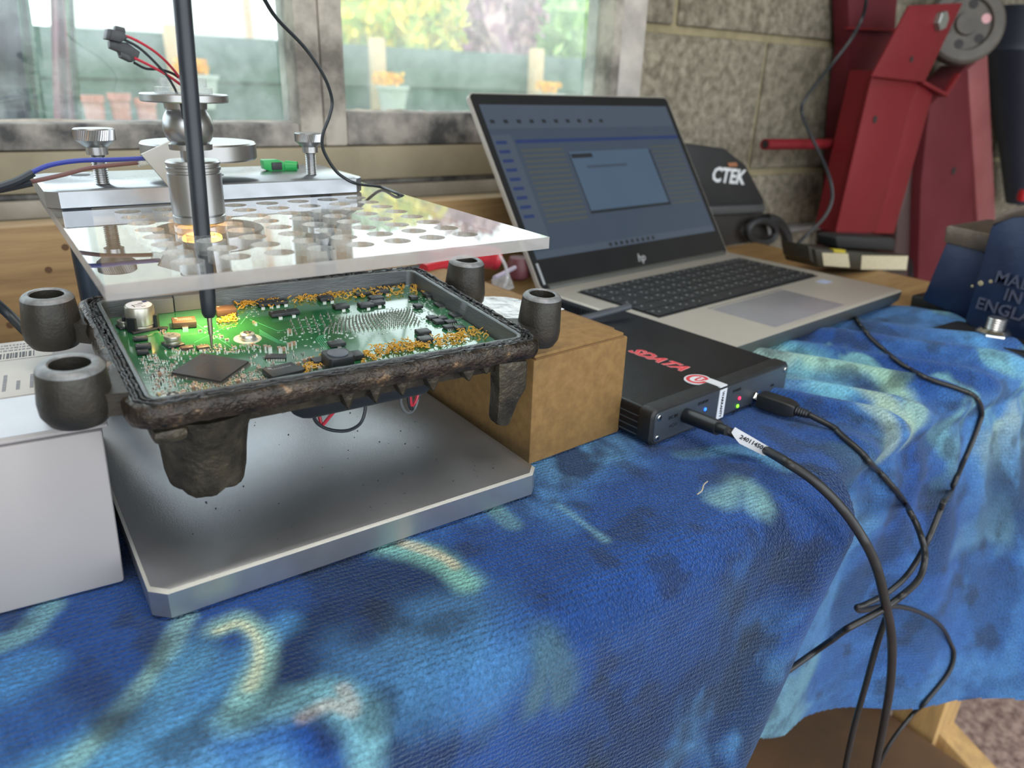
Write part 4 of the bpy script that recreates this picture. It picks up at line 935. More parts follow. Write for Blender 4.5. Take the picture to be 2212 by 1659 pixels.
# smaller chips, left column by the tall capacitor
for a in [(303, 728, .0066, .0040, .0018, 2), (309, 744, .0070, .0042, .0024, 2), (308, 757, .0052, .0028, .0022, 0)]: chip(a[0], a[1], a[2], a[3], a[4], math.radians(-6), lines=a[5])
chip(596, 768, .0098, .0052, .0014, math.radians(-22), pins=12)
chip(403, 748, .0056, .0032, .0016, 0, col=m_chipb, dot=False); chip(438, 747, .0058, .0036, .0016, 0, pins=7, col=m_chipb)
chip(353, 707, .0040, .0032, .0014, math.radians(-20), pins=4)
for px, py, w, d, h, p, t in [
    (572, 652, .0085, .0060, .0024, 0, 2), (603, 648, .0085, .0060, .0024, 0, 2), (600, 674, .0088, .0056, .0024, 0, 1), (629, 670, .0084, .0056, .0024, 0, 1),
    (703, 640, .0086, .0060, .0026, 0, 2), (736, 658, .0090, .0060, .0024, 0, 1), (790, 655, .0090, .0058, .0024, 0, 1), (814, 650, .0090, .0058, .0024, 0, 1),
    (812, 640, .0090, .0058, .0024, 0, 0), (823, 626, .0090, .0056, .0024, 0, 2), (836, 612, .0086, .0056, .0024, 0, 2), (860, 609, .0086, .0054, .0024, 0, 2), (768, 617, .0070, .005, .002, 0, 0), (785, 632, .0110, .0030, .0020, 0, 0),
    (928, 633, .0078, .0060, .0026, 0, 2), (893, 639, .0052, .0046, .0024, 0, 0), (903, 658, .0050, .0048, .0024, 0, 0),
    (954, 655, .0084, .0070, .0016, 8, 0), (987, 677, .0088, .0070, .0016, 8, 0), (932, 683, .0050, .0048, .0022, 0, 0), (955, 684, .0052, .0048, .0022, 0, 0), (947, 691, .0056, .0052, .0022, 0, 0),
    (973, 692, .0066, .0046, .0018, 4, 0), (969, 703, .0060, .0046, .0020, 4, 0), (993, 705, .0060, .0046, .0020, 4, 0), (914, 713, .0078, .0060, .0026, 0, 1), (918, 729, .0078, .0060, .0030, 0, 1),
    (727, 738, .0084, .0054, .0024, 0, 1), (690, 775, .0070, .0060, .0026, 0, 0), (770, 762, .0056, .0070, .0030, 0, 0), (640, 795, .0070, .005, .002, 0, 0)]:
    chip(px, py, w, d, h, random.uniform(-.03, .03), pins=p, tabs=t, dot=(w > .007))
# larger ceramic capacitors and resistors that can be told apart
def mlcc(px, py, w, d, h, a=0., m_=None):
    c = B(px, py, 0); M = RZ(c, a); bm = bmesh.new(); bx(bm, -w/2, w/2, -d/2, d/2, 0, h, M=M, mi=0)
    for s in (-1, 1):
        x0, x1 = sorted((s * w * .30, s * w * .52)); bx(bm, x0, x1, -d * .52, d * .52, 0, h * 1.03, M=M, mi=1)
    comp('ceramic_capacitor', bm, [m_ or m_mlcc, m_tin])
for px, py in ((625, 718), (604, 757), (612, 757), (625, 748), (634, 745), (574, 753), (582, 755), (644, 790), (657, 783), (668, 779), (678, 795), (690, 800), (514, 828), (526, 820), (551, 825), (560, 832), (668, 800), (690, 812), (675, 815), (345, 812), (418, 842), (396, 852), (560, 800), (700, 795)): mlcc(px, py, .0026, .0018, .0017, random.choice((0, 1.57)))
for px, py in ((432, 716), (455, 715), (478, 728), (490, 735), (545, 745), (552, 700), (548, 697)): mlcc(px, py, .0020, .0012, .0008, random.choice((0, 1.57)))
# swarms of tiny parts and pads (too small to pick apart)
random.seed(5)
def swarm(name, polys, n, s, mats, hz=(.0003, .0009)):
    bm = bmesh.new()
    for poly, cnt in polys:
        q = [B(x, y) for x, y in poly]
        for i in range(int(cnt * n)):
            u, v = random.random(), random.random(); c = q[0].lerp(q[1], u).lerp(q[3].lerp(q[2], u), v)
            k = s * random.uniform(.6, 1.5); a = random.choice((0, math.pi / 2)); w, d = k, k * .55; h = random.uniform(*hz); M = RZ(Vector((c.x, c.y, 0)), a)
            bx(bm, -w * .22, w * .22, -d/2, d/2, 0, h, M=M, mi=random.choice((0, 0, 1)))
            for sg in (-1, 1):
                x0, x1 = sorted((sg * w * .22, sg * w * .5)); bx(bm, x0, x1, -d/2, d/2, 0, h * .95, M=M, mi=2)
    return comp(name, bm, mats, kind='stuff')
swarm('tiny_parts', [([(330, 760), (420, 760), (400, 850), (330, 880)], 100), ([(300, 770), (350, 765), (380, 840), (340, 870)], 80), ([(400, 745), (560, 745), (570, 760), (380, 765)], 90), ([(330, 700), (380, 770), (430, 765), (365, 720)], 60), ([(400, 830), (560, 800), (590, 830), (400, 865)], 150), ([(540, 760), (600, 775), (590, 830), (500, 830)], 70), ([(620, 760), (700, 750), (720, 820), (640, 830)], 40)], 1, .0011, [m_mlcc, m_chip, m_tin])
swarm('solder_pads', [([(500, 660), (560, 660), (560, 690), (500, 690)], 25), ([(540, 640), (900, 600), (930, 625), (560, 660)], 260), ([(640, 690), (930, 650), (960, 700), (680, 745)], 260), ([(860, 630), (960, 620), (1030, 690), (930, 720)], 170), ([(600, 700), (700, 735), (690, 760), (600, 740)], 20), ([(440, 700), (500, 690), (500, 740), (440, 730)], 22)], 1, .0010, [m_pad, m_chip, m_pad], hz=(.0001, .0003))
# rows of fine pads along the front left
bm = bmesh.new()
for row in range(7):
    for k in range(34):
        c = B(380 + k * 6.4 + row * 3, 872 - k * 1.05 - row * 6.2); bx(bm, -.0002, .0002, -.0006, .0006, 0, .0002, M=RZ(c, .1))
for row in range(8):
    for k in range(14):
        c = B(300 + k * 5 + row * 3, 775 + row * 10 + k * .4); bx(bm, -.0002, .0002, -.0005, .0005, 0, .0002, M=RZ(c, 0))
comp('test_pads', bm, m_pad, kind='stuff')
# field of through-hole pins in the middle
bm = bmesh.new()
q = [B(*p) for p in ((690, 722), (912, 700), (892, 668), (735, 690))]
for i in range(24):
    for j in range(9):
        u = (i + (j % 2) * .5) / 24; v = j / 8; c = q[0].lerp(q[1], u).lerp(q[3].lerp(q[2], u), v)
        lathe(bm, [(.00062, 0), (.00045, .0004), (.00022, .0008), (.0002, .0016)], Matrix.Translation(c), seg=7)
for i in range(6):
    for j in range(5):
        c = B(640 + i * 16 - j * 3, 722 - i * 3 - j * 7); lathe(bm, [(.0008, 0), (.0005, .0005), (.0002, .0010), (.0002, .0018)], Matrix.Translation(c), seg=7)
comp('header_pins', bm, mat('pin_metal', '#77776f', .3, .9), kind='stuff')
# traces that catch the light
bm = bmesh.new()
def trace(pts, w=.00025):
    for a, b_ in zip(pts[:-1], pts[1:]):
        a = B(*a); b_ = B(*b_); d = (b_ - a); L_ = d.length; bx(bm, 0, L_, -w/2, w/2, 0, .00006, M=RZ(a, math.atan2(d.y, d.x)))
for k in range(5): trace([(690 + k * 4, 725 - k), (683 + k * 4, 733 - k), (700 + k * 4, 755 - k)])
for k in range(4): trace([(560, 712 + k * 3), (600, 735 + k * 2), (640, 742 + k * 2)])
trace([(500, 750), (470, 730), (425, 700)]); trace([(420, 740), (470, 715), (500, 700)]); trace([(700, 700), (600, 715), (540, 690)]); trace([(560, 650), (520, 700)]); trace([(800, 745), (900, 735), (1000, 720)])
for k in range(22): trace([(880 + k * 6, 768 - k * 1.1), (884 + k * 6, 765 - k * 1.1)])
comp('copper_traces', bm, mat('light_trace', '#55b184', .25, .3), kind='stuff')
# curled amber resin loops
random.seed(21)
def worms(polys, name='resin_loops'):
    bm = bmesh.new()
    for poly, cnt in polys:
        q = [B(x, y) for x, y in poly]
        for i in range(cnt):
            u, v = random.random(), min(1, max(0, random.gauss(.5, .24))); c = q[0].lerp(q[1], u).lerp(q[3].lerp(q[2], u), v)
            R_ = random.uniform(.0009, .0016); a0 = random.uniform(0, 6.3); ta = random.uniform(-1.1, 1.1); az = random.uniform(0, 6.3)
            EM_ = Euler((ta, 0, az)).to_matrix(); pts = []
            for k in range(6):
                a = a0 + k * random.uniform(.7, .95); pts.append(Vector((c.x, c.y, .0011 + random.uniform(0, .0005))) + EM_ @ Vector((R_ * math.cos(a), R_ * math.sin(a), 0)))
            tube(bm, pts, .00030, seg=5, n=3)
    return comp(name, bm, m_worm, kind='stuff', label='curled amber resin threads')
worms([([(520, 655), (700, 630), (710, 655), (530, 668)], 75), ([(690, 635), (900, 612), (915, 636), (700, 652)], 110)])
worms([([(470, 688), (508, 684), (512, 698), (476, 702)], 34), ([(505, 640), (535, 636), (540, 668), (508, 672)], 30)])
worms([([(780, 790), (900, 760), (880, 735), (790, 755)], 80), ([(880, 765), (1000, 742), (1000, 715), (890, 735)], 85), ([(985, 745), (1050, 735), (1060, 705), (985, 715)], 40), ([(660, 812), (720, 795), (700, 770), (650, 790)], 28)])

# ============================================================ PROGRAMMING DEVICE
m_dev = mat('black_anodised', '#14161a', .34, .35, col2='#1d2026', nscale=14, bump=.15, bscale=900, rough2=.42); m_bez = mat('black_bezel', '#17191b', .5, col2='#1f2123', nscale=80, bump=.3, bscale=1500)
m_panel = mat('dark_satin_panel', '#4b525a', .42, .6, col2='#555d66', nscale=10, stretch=(1, 1, 8))
m_dred = mat('red_print', '#c2343e', .45, col2='#cc3f48'); m_dred2 = mat('pale_red_outline', '#d59a9c', .5)
DW, DD, DH = .163, .182, .0262
dev = thing('programming_device', 'flat black metal programmer with red lettering, status lights and warranty strip', 'device', (.3275, .2955, .0004), (0, 0, math.radians(4.65)))
DM = MW[dev.name]
def dloop(ins, y, r=.0035): return [Vector((x, y, z)) for x, z in rrect(ins, DW - ins, ins, DH - ins, r, seg=5)]
bm = bmesh.new(); loft(bm, [dloop(.0012, .011), dloop(.0012, DD)]); 
bmlink('body', bm, m_dev, dev, local=True, smooth=True)
for k in range(4):   # grooves of the side
    bm = bmesh.new(); bx(bm, .0008, .0016, .012, DD - .001, .0045 + k * .0045, .0052 + k * .0045); bmlink('side_rib', bm, m_panel, dev, local=True)
bm = bmesh.new(); loft(bm, [dloop(.0012, -.0002, .005), dloop(.0, .0012, .0055), dloop(0, .0105, .0055), dloop(.0008, .0118, .005)]); bmlink('end_bezel', bm, m_bez, dev, local=True, smooth=True)
bm = bmesh.new(); loft(bm, [dloop(.0028, -.0010, .0036), dloop(.0024, -.0004, .0040), dloop(.0024, .0004, .0040)], smooth=False); panel = bmlink('end_panel', bm, m_panel, dev, local=True)
m_hole = mat('screw_recess', '#0a0a0b', .3)
for x in (.0062, DW - .0062):
    for z in (.0058, DH - .0058):
        if x > .1 and z < .01: continue
        Mx = Matrix.Translation((x, -.0010, z)) @ Matrix.Rotation(math.pi / 2, 4, 'X'); bm = bmesh.new()
        lathe(bm, [(.0021, 0), (.0021, .0005), (.0016, .0008)], Mx, seg=20, mi=0); lathe(bm, [(.0009, .0008), (.0009, .0009)], Mx, seg=6, mi=1); bmlink('panel_screw', bm, [m_chrome, m_hole], dev, local=True)
def dpx(px, py, ly=-.0011):      # pixel -> device panel plane, device-local
    inv = DM.inverted(); c = inv @ O; r = inv.to_3x3() @ ray(px, py); return c + r * ((ly - c.y) / r.y)
def dtop(px, py, lz=DH - .0010):
    inv = DM.inverted(); c = inv @ O; r = inv.to_3x3() @ ray(px, py); return c + r * ((lz - c.z) / r.z)
for px, py, nm, cc_, e in ((1523, 884, 'blue_light', '#2a6cff', 2.2), (1597, 860, 'red_light', '#ff2a50', 2.2), (1593, 877, 'green_light', '#7dff2a', 2.0)):
    p = dpx(px, py); bm = bmesh.new(); lathe(bm, [(.0013, 0), (.0013, .0004), (.0008, .0008)], Matrix.Translation(p) @ Matrix.Rotation(math.pi / 2, 4, 'X'), seg=18); bmlink('status_light', bm, mat(nm, cc_, .3, emit=cc_, estr=e), dev, local=True, label=nm.replace('_', ' '))
m_ptext = mat('panel_lettering', '#0c0d10', .4)
for s, px, py, sz in (('DC IN', 1444, 907, .0034), ('ECU/ON', 1508, 876, .0030), ('POWER', 1583, 849, .0030), ('DATA', 1580, 895, .0030), ('USB', 1664, 836, .0028)):
    p = dpx(px, py); text('panel_text', s, sz, p, (1, 0, 0), (0, 0, 1), m_ptext, dev, local=True, ext=.0001, bold=.00008)
bm = bmesh.new(); p = dpx(1454, 918)
for dx, rr in ((-.0032, .0009), (0, .0014), (.0032, .0009)):
    tube(bm, [p + Vector((dx + rr * math.cos(a), 0, rr * math.sin(a))) for a in [k * .628 for k in range(11)]], .00016, seg=5, smooth=False)
bmlink('polarity_mark', bm, m_ptext, dev, local=True)
# red lettering on the top; it reads along the case towards the front edge
org = dtop(1471, 801); sz = .0165
me = text_mesh('SDATA', sz, .0001, shear=.35, bold=.0003, space=1.02); wid = max(v.co.x for v in me.vertices)
xd = Vector((0, -1, 0)); yd = Vector((1, 0, 0)); yd0 = dtop(1480, 783)
def place_txt(me, nm, m_, dz=0):
    Mt = Matrix(((0, 1, 0, org.x), (-1, 0, 0, org.y + wid), (0, 0, 1, DH - .0010 + dz), (0, 0, 0, 1))); me.transform(Mt); return link(nm, me, dev, local=True, mats=m_)
place_txt(me, 'red_lettering', m_dred, .0001)
me = text_mesh('SDATA', sz, .00005, shear=.35, bold=.0008, space=1.02); place_txt(me, 'lettering_outline', m_dred2)
# warranty strip folded over the edge
m_strip2 = mat('white_strip', '#c8ccd2', .4)
a = dtop(1524, 815); px0 = dpx(1560, 850)
sx = dpx(1562, 848).x
bm = bmesh.new(); bx(bm, sx - .0042, sx + .0042, -.0014, -.0010, .0012, DH - .0022); bx(bm, sx - .0042, sx + .0042, -.0010, .013, DH - .0006, DH + .0002)
lathe(bm, [(.0105, DH - .0008), (.0105, DH - .0002)], Matrix.Translation((sx - .0045, .0185, 0)) @ Matrix.Diagonal((1, .85, 1, 1)), seg=36); bmlink('warranty_strip', bm, m_strip2, dev, local=True)
bm = bmesh.new(); cxy = Vector((sx - .0045, .0185, DH - .0001))
tube(bm, [cxy + Vector((.0076 * math.cos(a_), .0064 * math.sin(a_), 0)) for a_ in [k * math.pi / 16 for k in range(33)]], .0013, seg=6, smooth=False)
tube(bm, [cxy + Vector(p) for p in ((.0050, .0005, 0), (.0, .0006, 0), (-.003, -.0008, 0), (.0, -.0032, 0), (.0045, -.003, 0))], .0008, seg=6)
for v in bm.verts: v.co.z = cxy.z + (v.co.z - cxy.z) * .12
bmlink('red_emblem', bm, m_dred, dev, local=True)
text('strip_text', 'WARRANTY', .0036, (sx - .0012, -.0015, DH - .0040), (0, 0, -1), (1, 0, 0), m_ptext, dev, local=True, ext=.0001, bold=.0001)
# USB socket frame
p = dpx(1632, 858); bm = bmesh.new(); bx(bm, p.x - .0045, p.x + .0055, -.0016, -.0008, p.z - .0050, p.z + .0050, bev=.0003); bmlink('usb_socket', bm, m_chrome, dev, local=True)

# ------------------------------------------------------------ leads of the device
from mathutils.bvhtree import BVHTree
_me = tw.data; _off = tw.location
TB = BVHTree.FromPolygons([tuple(v.co + _off) for v in _me.vertices], [tuple(p.vertices) for p in _me.polygons])
def lay(lst, r):
    out = []; dense = []
    for (a, b) in zip(lst[:-1], lst[1:]):
        i = lst.index(a); p_, n_ = lst[max(i - 1, 0)], lst[min(i + 2, len(lst) - 1)]
        for k in range(4):
            t = k / 4; q = [.5 * ((2*a[c]) + (b[c]-p_[c])*t + (2*p_[c]-5*a[c]+4*b[c]-n_[c])*t*t + (3*a[c]-p_[c]-3*b[c]+n_[c])*t**3) for c in (0, 1)]
            Yk = (a[2] + (b[2] - a[2]) * t) if a[2] and b[2] else (a[2] if k == 0 else None)
            dense.append((q[0], q[1], Yk))
    dense.append(lst[-1])
    for (x, y, Y) in dense:
        d = ray(x, y).normalized(); hit, nn, _, t = TB.ray_cast(O, d)
        p = PY(x, y, Y) if Y else None
        if hit is not None:
            if nn.dot(d) > 0: nn = -nn
            lim = hit + nn * r * 1.05
            if p is None or (p - O).length > (lim - O).length: p = lim
        out.append(p if p is not None else PY(x, y, .2))
    return out
m_lead = mat('black_rubber_lead', '#1b1c1e', .45, col2='#222426', nscale=100)
def d3(px, py, ly): 
    inv = DM.inverted(); c = inv @ O; r = inv.to_3x3() @ ray(px, py); return DM @ (c + r * ((ly - c.y) / r.y))
pw = thing('power_lead', 'thick black power lead with barrel plug and numbered white tag', 'cable', d3(1483, 898, 0))
def pts3(lst): return [PY(x, y, Y) for x, y, Y in lst]
a = d3(1481, 897, -.0012); b_ = d3(1552, 924, -.030)
bm = bmesh.new(); tube(bm, [a, b_], .0052, seg=24, smooth=False, r2=.0050); bmlink('plug', bm, m_conn, pw)
bm = bmesh.new(); tube(bm, [a.lerp(b_, .95), b_, b_ + (b_ - a) * .25], .0040, seg=16, smooth=False, r2=.0032); bmlink('strain_relief', bm, m_conn, pw)
y0 = b_.y
tail = [(1552, 924, y0), (1600, 943, y0 - .012), (1650, 970, y0 - .024), (1700, 999, .213), (1760, 1040, .198), (1820, 1100, .184), (1868, 1170, .172), (1895, 1230, .166), (1912, 1300, .163), (1926, 1380, .163), (1924, 1470, .166), (1908, 1570, .172), (1890, 1660, .178), (1870, 1760, .18)]
bm = bmesh.new(); tube(bm, lay(tail, .0029), .0029, seg=14); bmlink('cord', bm, m_lead, pw)
# white numbered tag around the lead
tA = PY(1578, 931, y0 - .0085); tB = PY(1660, 972, y0 - .0265); dx_ = (tB - tA).normalized(); nrm = (O - tA).normalized(); updir = (nrm - dx_ * nrm.dot(dx_)).normalized(); sd = dx_.cross(updir)
sd2 = (Vector((0, 0, 1)) - dx_ * dx_.z).normalized(); face = dx_.cross(sd2).normalized()
if face.dot(O - tA) < 0: face = -face
L_ = (tB - tA).length; offp = tA + face * .0030
bm = bmesh.new()
def tp(u, v): return tA + dx_ * u * L_ + sd2 * v * .0100 + face * (.0031) + sd2 * .0006
prism(bm, [tp(0, .0), tp(.12, -.20), tp(.30, -.42), tp(.95, -.42), tp(1.0, -.25), tp(1.0, .05), tp(.92, .26), tp(.0, .42)], face * .0004)
bmlink('white_tag', bm, m_lab2, pw)
text('tag_number', '24011450', .0040, tp(.22, -.10) + face * .0005, dx_, sd2, m_ink, pw, ext=.00008, bold=.00012)
# USB lead
us = thing('usb_lead', 'black usb lead with moulded plug in the right end of the device', 'cable', d3(1640, 860, 0))
a = d3(1632, 858, -.0015); b_ = d3(1738, 893, -.040); dd = (b_ - a)
bm = bmesh.new(); tube(bm, [a, a + dd * .10], .0036, seg=4, smooth=False); bmlink('metal_shell', bm, m_chrome, us)
bm = bmesh.new(); q = dd.to_track_quat('Z', 'Y').to_matrix().to_4x4(); M = Matrix.Translation(a + dd * .10) @ q; L_ = dd.length * .82
def sq(w, h, z): return [M @ Vector((x, y, z)) for x, y in rrect(-w, w, -h, h, .0014, seg=4)]
loft(bm, [sq(.0060, .0052, 0), sq(.0064, .0056, .002), sq(.0064, .0056, L_ * .68), sq(.0050, .0046, L_ * .86), sq(.0042, .0040, L_ * .9)]); bmlink('moulded_plug', bm, m_lead, us, smooth=True)
bm = bmesh.new(); rr = []
for k in range(12): rr.append((.0040 - k * .0001 if k % 2 else .0032 - k * .00008, L_ * .9 + k * .0009))
lathe(bm, rr, M, seg=20); bmlink('strain_relief', bm, m_lead, us)
e0 = M @ Vector((0, 0, L_ * .9 + .010)); Y0 = e0.y
bm = bmesh.new(); tube(bm, [e0] + lay([(1800, 930, Y0 - .012), (1860, 985, None), (1915, 1040, None), (1965, 1105, .190), (1990, 1160, .176), (1998, 1205, .168), (1985, 1250, .163), (1950, 1285, .160), (1900, 1320, .165), (1830, 1358, .172), (1800, 1380, .190)], .0021) + pts3([(1760, 1408, .203), (1700, 1450, .206)]), .0021, seg=12); bmlink('cord', bm, m_lead, us)
# laptop power cord: out from under the laptop, over the towel and down
lp = [(1848, 690, None), (1862, 712, None), (1890, 742, None), (1940, 785, None), (2000, 820, None), (2060, 840, None), (2100, 858, None), (2117, 885, None), (2105, 930, None), (2070, 1010, None), (2040, 1080, .180), (2005, 1165, .174), (1965, 1235, .176), (1920, 1278, .180), (1870, 1305, .184), (1851, 1312, .186), (1862, 1319, .188), (1915, 1309, .190), (1975, 1318, .192), (2030, 1350, .192), (2055, 1400, .192), (2045, 1450, .192), (1990, 1520, .194), (1930, 1595, .198), (1895, 1660, .2), (1870, 1730, .2)]
bm = bmesh.new(); tube(bm, lay(lp, .0019), .0019, seg=10); tag(bmlink('looping_cable', bm, m_lead), 'thin black cord from under the laptop looping over the towel edge', 'cable')
bm = bmesh.new(); tube(bm, pts3([(1916, 1330, .176), (1895, 1390, .177), (1870, 1480, .178), (1845, 1570, .180), (1826, 1660, .182), (1810, 1760, .182)]), .0022, seg=10); tag(bmlink('hanging_cable', bm, m_lead), 'straight black cord hanging left of the thick power lead', 'cable')
# dark lead plugged into the side of the laptop, across the device
bm = bmesh.new(); tube(bm, [P(1255, 690, .030), P(1300, 679, .0315), P(1360, 662, .034)], .0030, seg=10, smooth=True); tube(bm, [P(1180, 720, .020), P(1255, 690, .030)], .0030, seg=10, smooth=False)
tag(bmlink('laptop_side_lead', bm, mat('slate_lead', '#3e434a', .5)), 'slate-grey lead crossing from cardboard box to the laptop side', 'cable')

# ============================================================ LAPTOP
m_lapt = mat('silver_laptop', '#aaa69e', .42, .3, col2='#b4b0a7', nscale=5); m_lapd = mat('laptop_dark_edge', '#5f625f', .4, .6); m_key = mat('black_key', '#1d2023', .5, col2='#25282b', nscale=90)
m_legend = mat('key_legend', '#8a8f92', .5); m_kb = mat('keyboard_well', '#15171a', .6); m_scr = mat('screen_bezel', '#1e2022', .10, col2='#222426', spec=.5)
LYAW = math.radians(5.2); LW, LD, LT = .342, .236, .0165
lap = thing('laptop', 'open silver laptop with dim blue-grey screen behind the black device', 'laptop', (.4755, .3605, .0045), (0, 0, LYAW))
LM = MW[lap.name]
def lloop(ins, z, r=.008, fr=0.): return [Vector((x, y + fr, z)) for x, y in rrect(ins, LW - ins, ins, LD - ins, r, seg=5)]
bm = bmesh.new(); loft(bm, [lloop(.006, .0), lloop(.001, .006), lloop(0, .0135), lloop(0, LT - .0006), lloop(.0008, LT)], mis=[1, 1, 1, 0, 0], smooth=False); bmlink('base', bm, [m_lapt, m_lapd], lap, local=True)
for k in range(22):
    bm = bmesh.new(); bx(bm, -.0004, .0006, .135 + k * .0036, .1368 + k * .0036, .004, .0125); bmlink('side_vent', bm, m_kb, lap, local=True)
# keyboard
KX0, KX1, KY0, KY1 = .030, .318, .092, .196
bm = bmesh.new(); bx(bm, KX0 - .002, KX1 + .002, KY0 - .002, KY1 + .002, LT, LT + .0003); kb = bmlink('keyboard', bm, m_kb, lap, local=True)
rows = [[1] * 16, [1] * 13 + [1.6, 1], [1.5] + [1] * 12 + [1.5, 1], [1.8] + [1] * 11 + [2.2, 1], [2.3] + [1] * 10 + [2.0, 1, 1], [1.2, 1.2, 1.2, 1.2, 5.2, 1.2, 1.2, 1, 1, 1, 1]]
kmesh = {}
for r_i, row in enumerate(rows):
    tot = sum(row); y1 = KY1 - r_i * (KY1 - KY0) / 6; y0 = y1 - (KY1 - KY0) / 6 + .0016; x = KX0
    for w in row:
        ww = w / tot * (KX1 - KX0); key = (round(ww, 4), round(y1 - y0, 4))
        if key not in kmesh:
            bm = bmesh.new(); a_, b2 = ww - .0018, y1 - y0; bx(bm, 0, a_, 0, b2, .0002, .0016, bev=.0004)
            for f in bm.faces: f.material_index = 0
            bx(bm, a_ * .22, a_ * .22 + .0018, b2 * .62, b2 * .62 + .0022, .0016, .00168, mi=1); bx(bm, a_ * .45, a_ * .45 + .0016, b2 * .35, b2 * .35 + .0018, .0016, .00168, mi=1)
            me = bpy.data.meshes.new('key'); bm.to_mesh(me); bm.free(); me.materials.append(m_key); me.materials.append(m_legend); kmesh[key] = me
        o = bpy.data.objects.new('key', kmesh[key]); C.objects.link(o); o.parent = kb; o.location = Vector((x + .0009, y0, LT + .0003)) - kb.location; x += ww
bm = bmesh.new(); bx(bm, .095, .225, .010, .078, LT, LT + .0003, bev=.0001); bmlink('touchpad', bm, mat('touchpad_grey', '#85858a', .35, .2), lap, local=True)
bm = bmesh.new(); bx(bm, .094, .226, .079, .0835, LT, LT + .0006, bev=.0002); bmlink('touchpad_buttons', bm, mat('touchpad_button', '#8f8d88', .4, .3), lap, local=True)
bm = bmesh.new(); bx(bm, .292, .309, .066, .078, LT, LT + .0002); bmlink('palm_sticker', bm, mat('blue_white_sticker', '#9aa6c4', .4), lap, local=True)
# lid: thin panel hinged at the back
HT = .605; LH = .228; LL = .334
Mh = Matrix.Translation((.002, LD - .012, LT - .001)) @ Matrix.Rotation(math.pi / 2 - HT, 4, 'X')     # lid plane: x right, y up the lid, z towards the viewer
def lb2(bm, x0, x1, y0, y1, z0, z1, mi=0, bev=0.): return bx(bm, x0, x1, y0, y1, z0, z1, M=Mh, mi=mi, bev=bev)
bm = bmesh.new(); o = rrect(0, LL, 0, LH, .007, seg=5); loft(bm, [[Mh @ Vector((x, y, z)) for x, y in o] for z in (-.0055, -.0003)], smooth=False); lidp = bmlink('lid', bm, m_lapt, lap, local=True)
bm = bmesh.new(); o = rrect(.0012, LL - .0012, .0012, LH - .0012, .006, seg=5); loft(bm, [[Mh @ Vector((x, y, z)) for x, y in o] for z in (-.0003, .0002)], smooth=False); bmlink('bezel', bm, m_scr, lap, local=True)
def emi(name, c, e=1.0):
    return mat(name, '#0d0f12', .06, emit=c, estr=e, spec=.5)
SXx0, SXx1, SY0, SY1 = .0095, LL - .0095, .034, LH - .014
m_s0 = emi('screen_blue_grey', '#3b4654'); m_s1 = emi('screen_panel_grey', '#444e5b'); m_s2 = emi('screen_olive_rows', '#474c4a'); m_s3 = emi('screen_title_blue', '#26355c'); m_s4 = emi('screen_dialog', '#45576a'); m_s5 = emi('screen_dark', '#23282c'); m_s6 = emi('screen_light_text', '#5b646c')
bm = bmesh.new(); lb2(bm, SXx0, SXx1, SY0, SY1, .0001, .0004); scr = bmlink('display', bm, m_s0, lap, local=True)
def sr(x0, x1, y0, y1, m_, lay, name='window_element'):   # fractions of the display, y from the top
    w = SXx1 - SXx0; h = SY1 - SY0; bm = bmesh.new(); lb2(bm, SXx0 + x0 * w, SXx0 + x1 * w, SY1 - y1 * h, SY1 - y0 * h, .0004, .00042 + lay * .00002); 
    o = bmlink(name, bm, m_, scr, local=True) if False else link_sub(name, bm, m_)
    return o
def link_sub(name, bm, m_):
    bm.transform(Matrix.Translation(-scr.location)); me = bpy.data.meshes.new(name); bm.to_mesh(me); bm.free(); me.materials.append(m_); o = bpy.data.objects.new(name, me); C.objects.link(o); o.parent = scr; return o
sr(0, 1, 0, .16, m_s1, 0, 'tool_ribbon'); sr(.10, 1, .235, .26, m_s3, 0, 'title_bar'); sr(0, .09, .2, .88, m_s1, 0, 'side_panel')
for k in range(10): sr(.02 + k * .06, .04 + k * .06, .10, .125, m_s5, 1, 'toolbar_icon')
for k in range(14): sr(.11, .31, .30 + k * .036, .318 + k * .036, m_s2, 0, 'list_row')
for k in range(13): sr(.80, .98, .31 + k * .036, .326 + k * .036, m_s2, 0, 'list_row')
for k in range(9): sr(.012, .06, .24 + k * .06, .262 + k * .06, m_s3, 1, 'menu_item')
sr(.33, .79, .34, .76, m_s5, 1, 'dialog_shadow'); sr(.335, .78, .33, .74, m_s4, 2, 'dialog_window'); sr(.34, .45, .345, .375, m_s5, 3, 'dialog_caption'); sr(.40, .62, .43, .45, m_s0, 3, 'dialog_text')
sr(0, 1, .955, 1, m_s1, 1, 'task_bar')
for k in range(9): sr(.36 + k * .03, .375 + k * .03, .965, .99, m_s5, 2, 'taskbar_icon')
me = text_mesh('hp', .014, .0001, shear=.30, bold=.0002); me.transform(Mh @ Matrix.Translation((LL / 2 - .007, .012, .0003))); link('maker_logo', me, lap, local=True, mats=mat('logo_silver', '#a8abad', .3, .4))
bm = bmesh.new(); lb2(bm, .006, .009, .006, .030, .0003, .0005); bmlink('bezel_sticker', bm, m_legend, lap, local=True)
bm = bmesh.new(); tube(bm, [Vector((.012, LD - .010, LT)), Vector((LL - .008, LD - .010, LT))], .0045, seg=14, smooth=False); bmlink('hinge_bar', bm, m_lapd, lap, local=True)

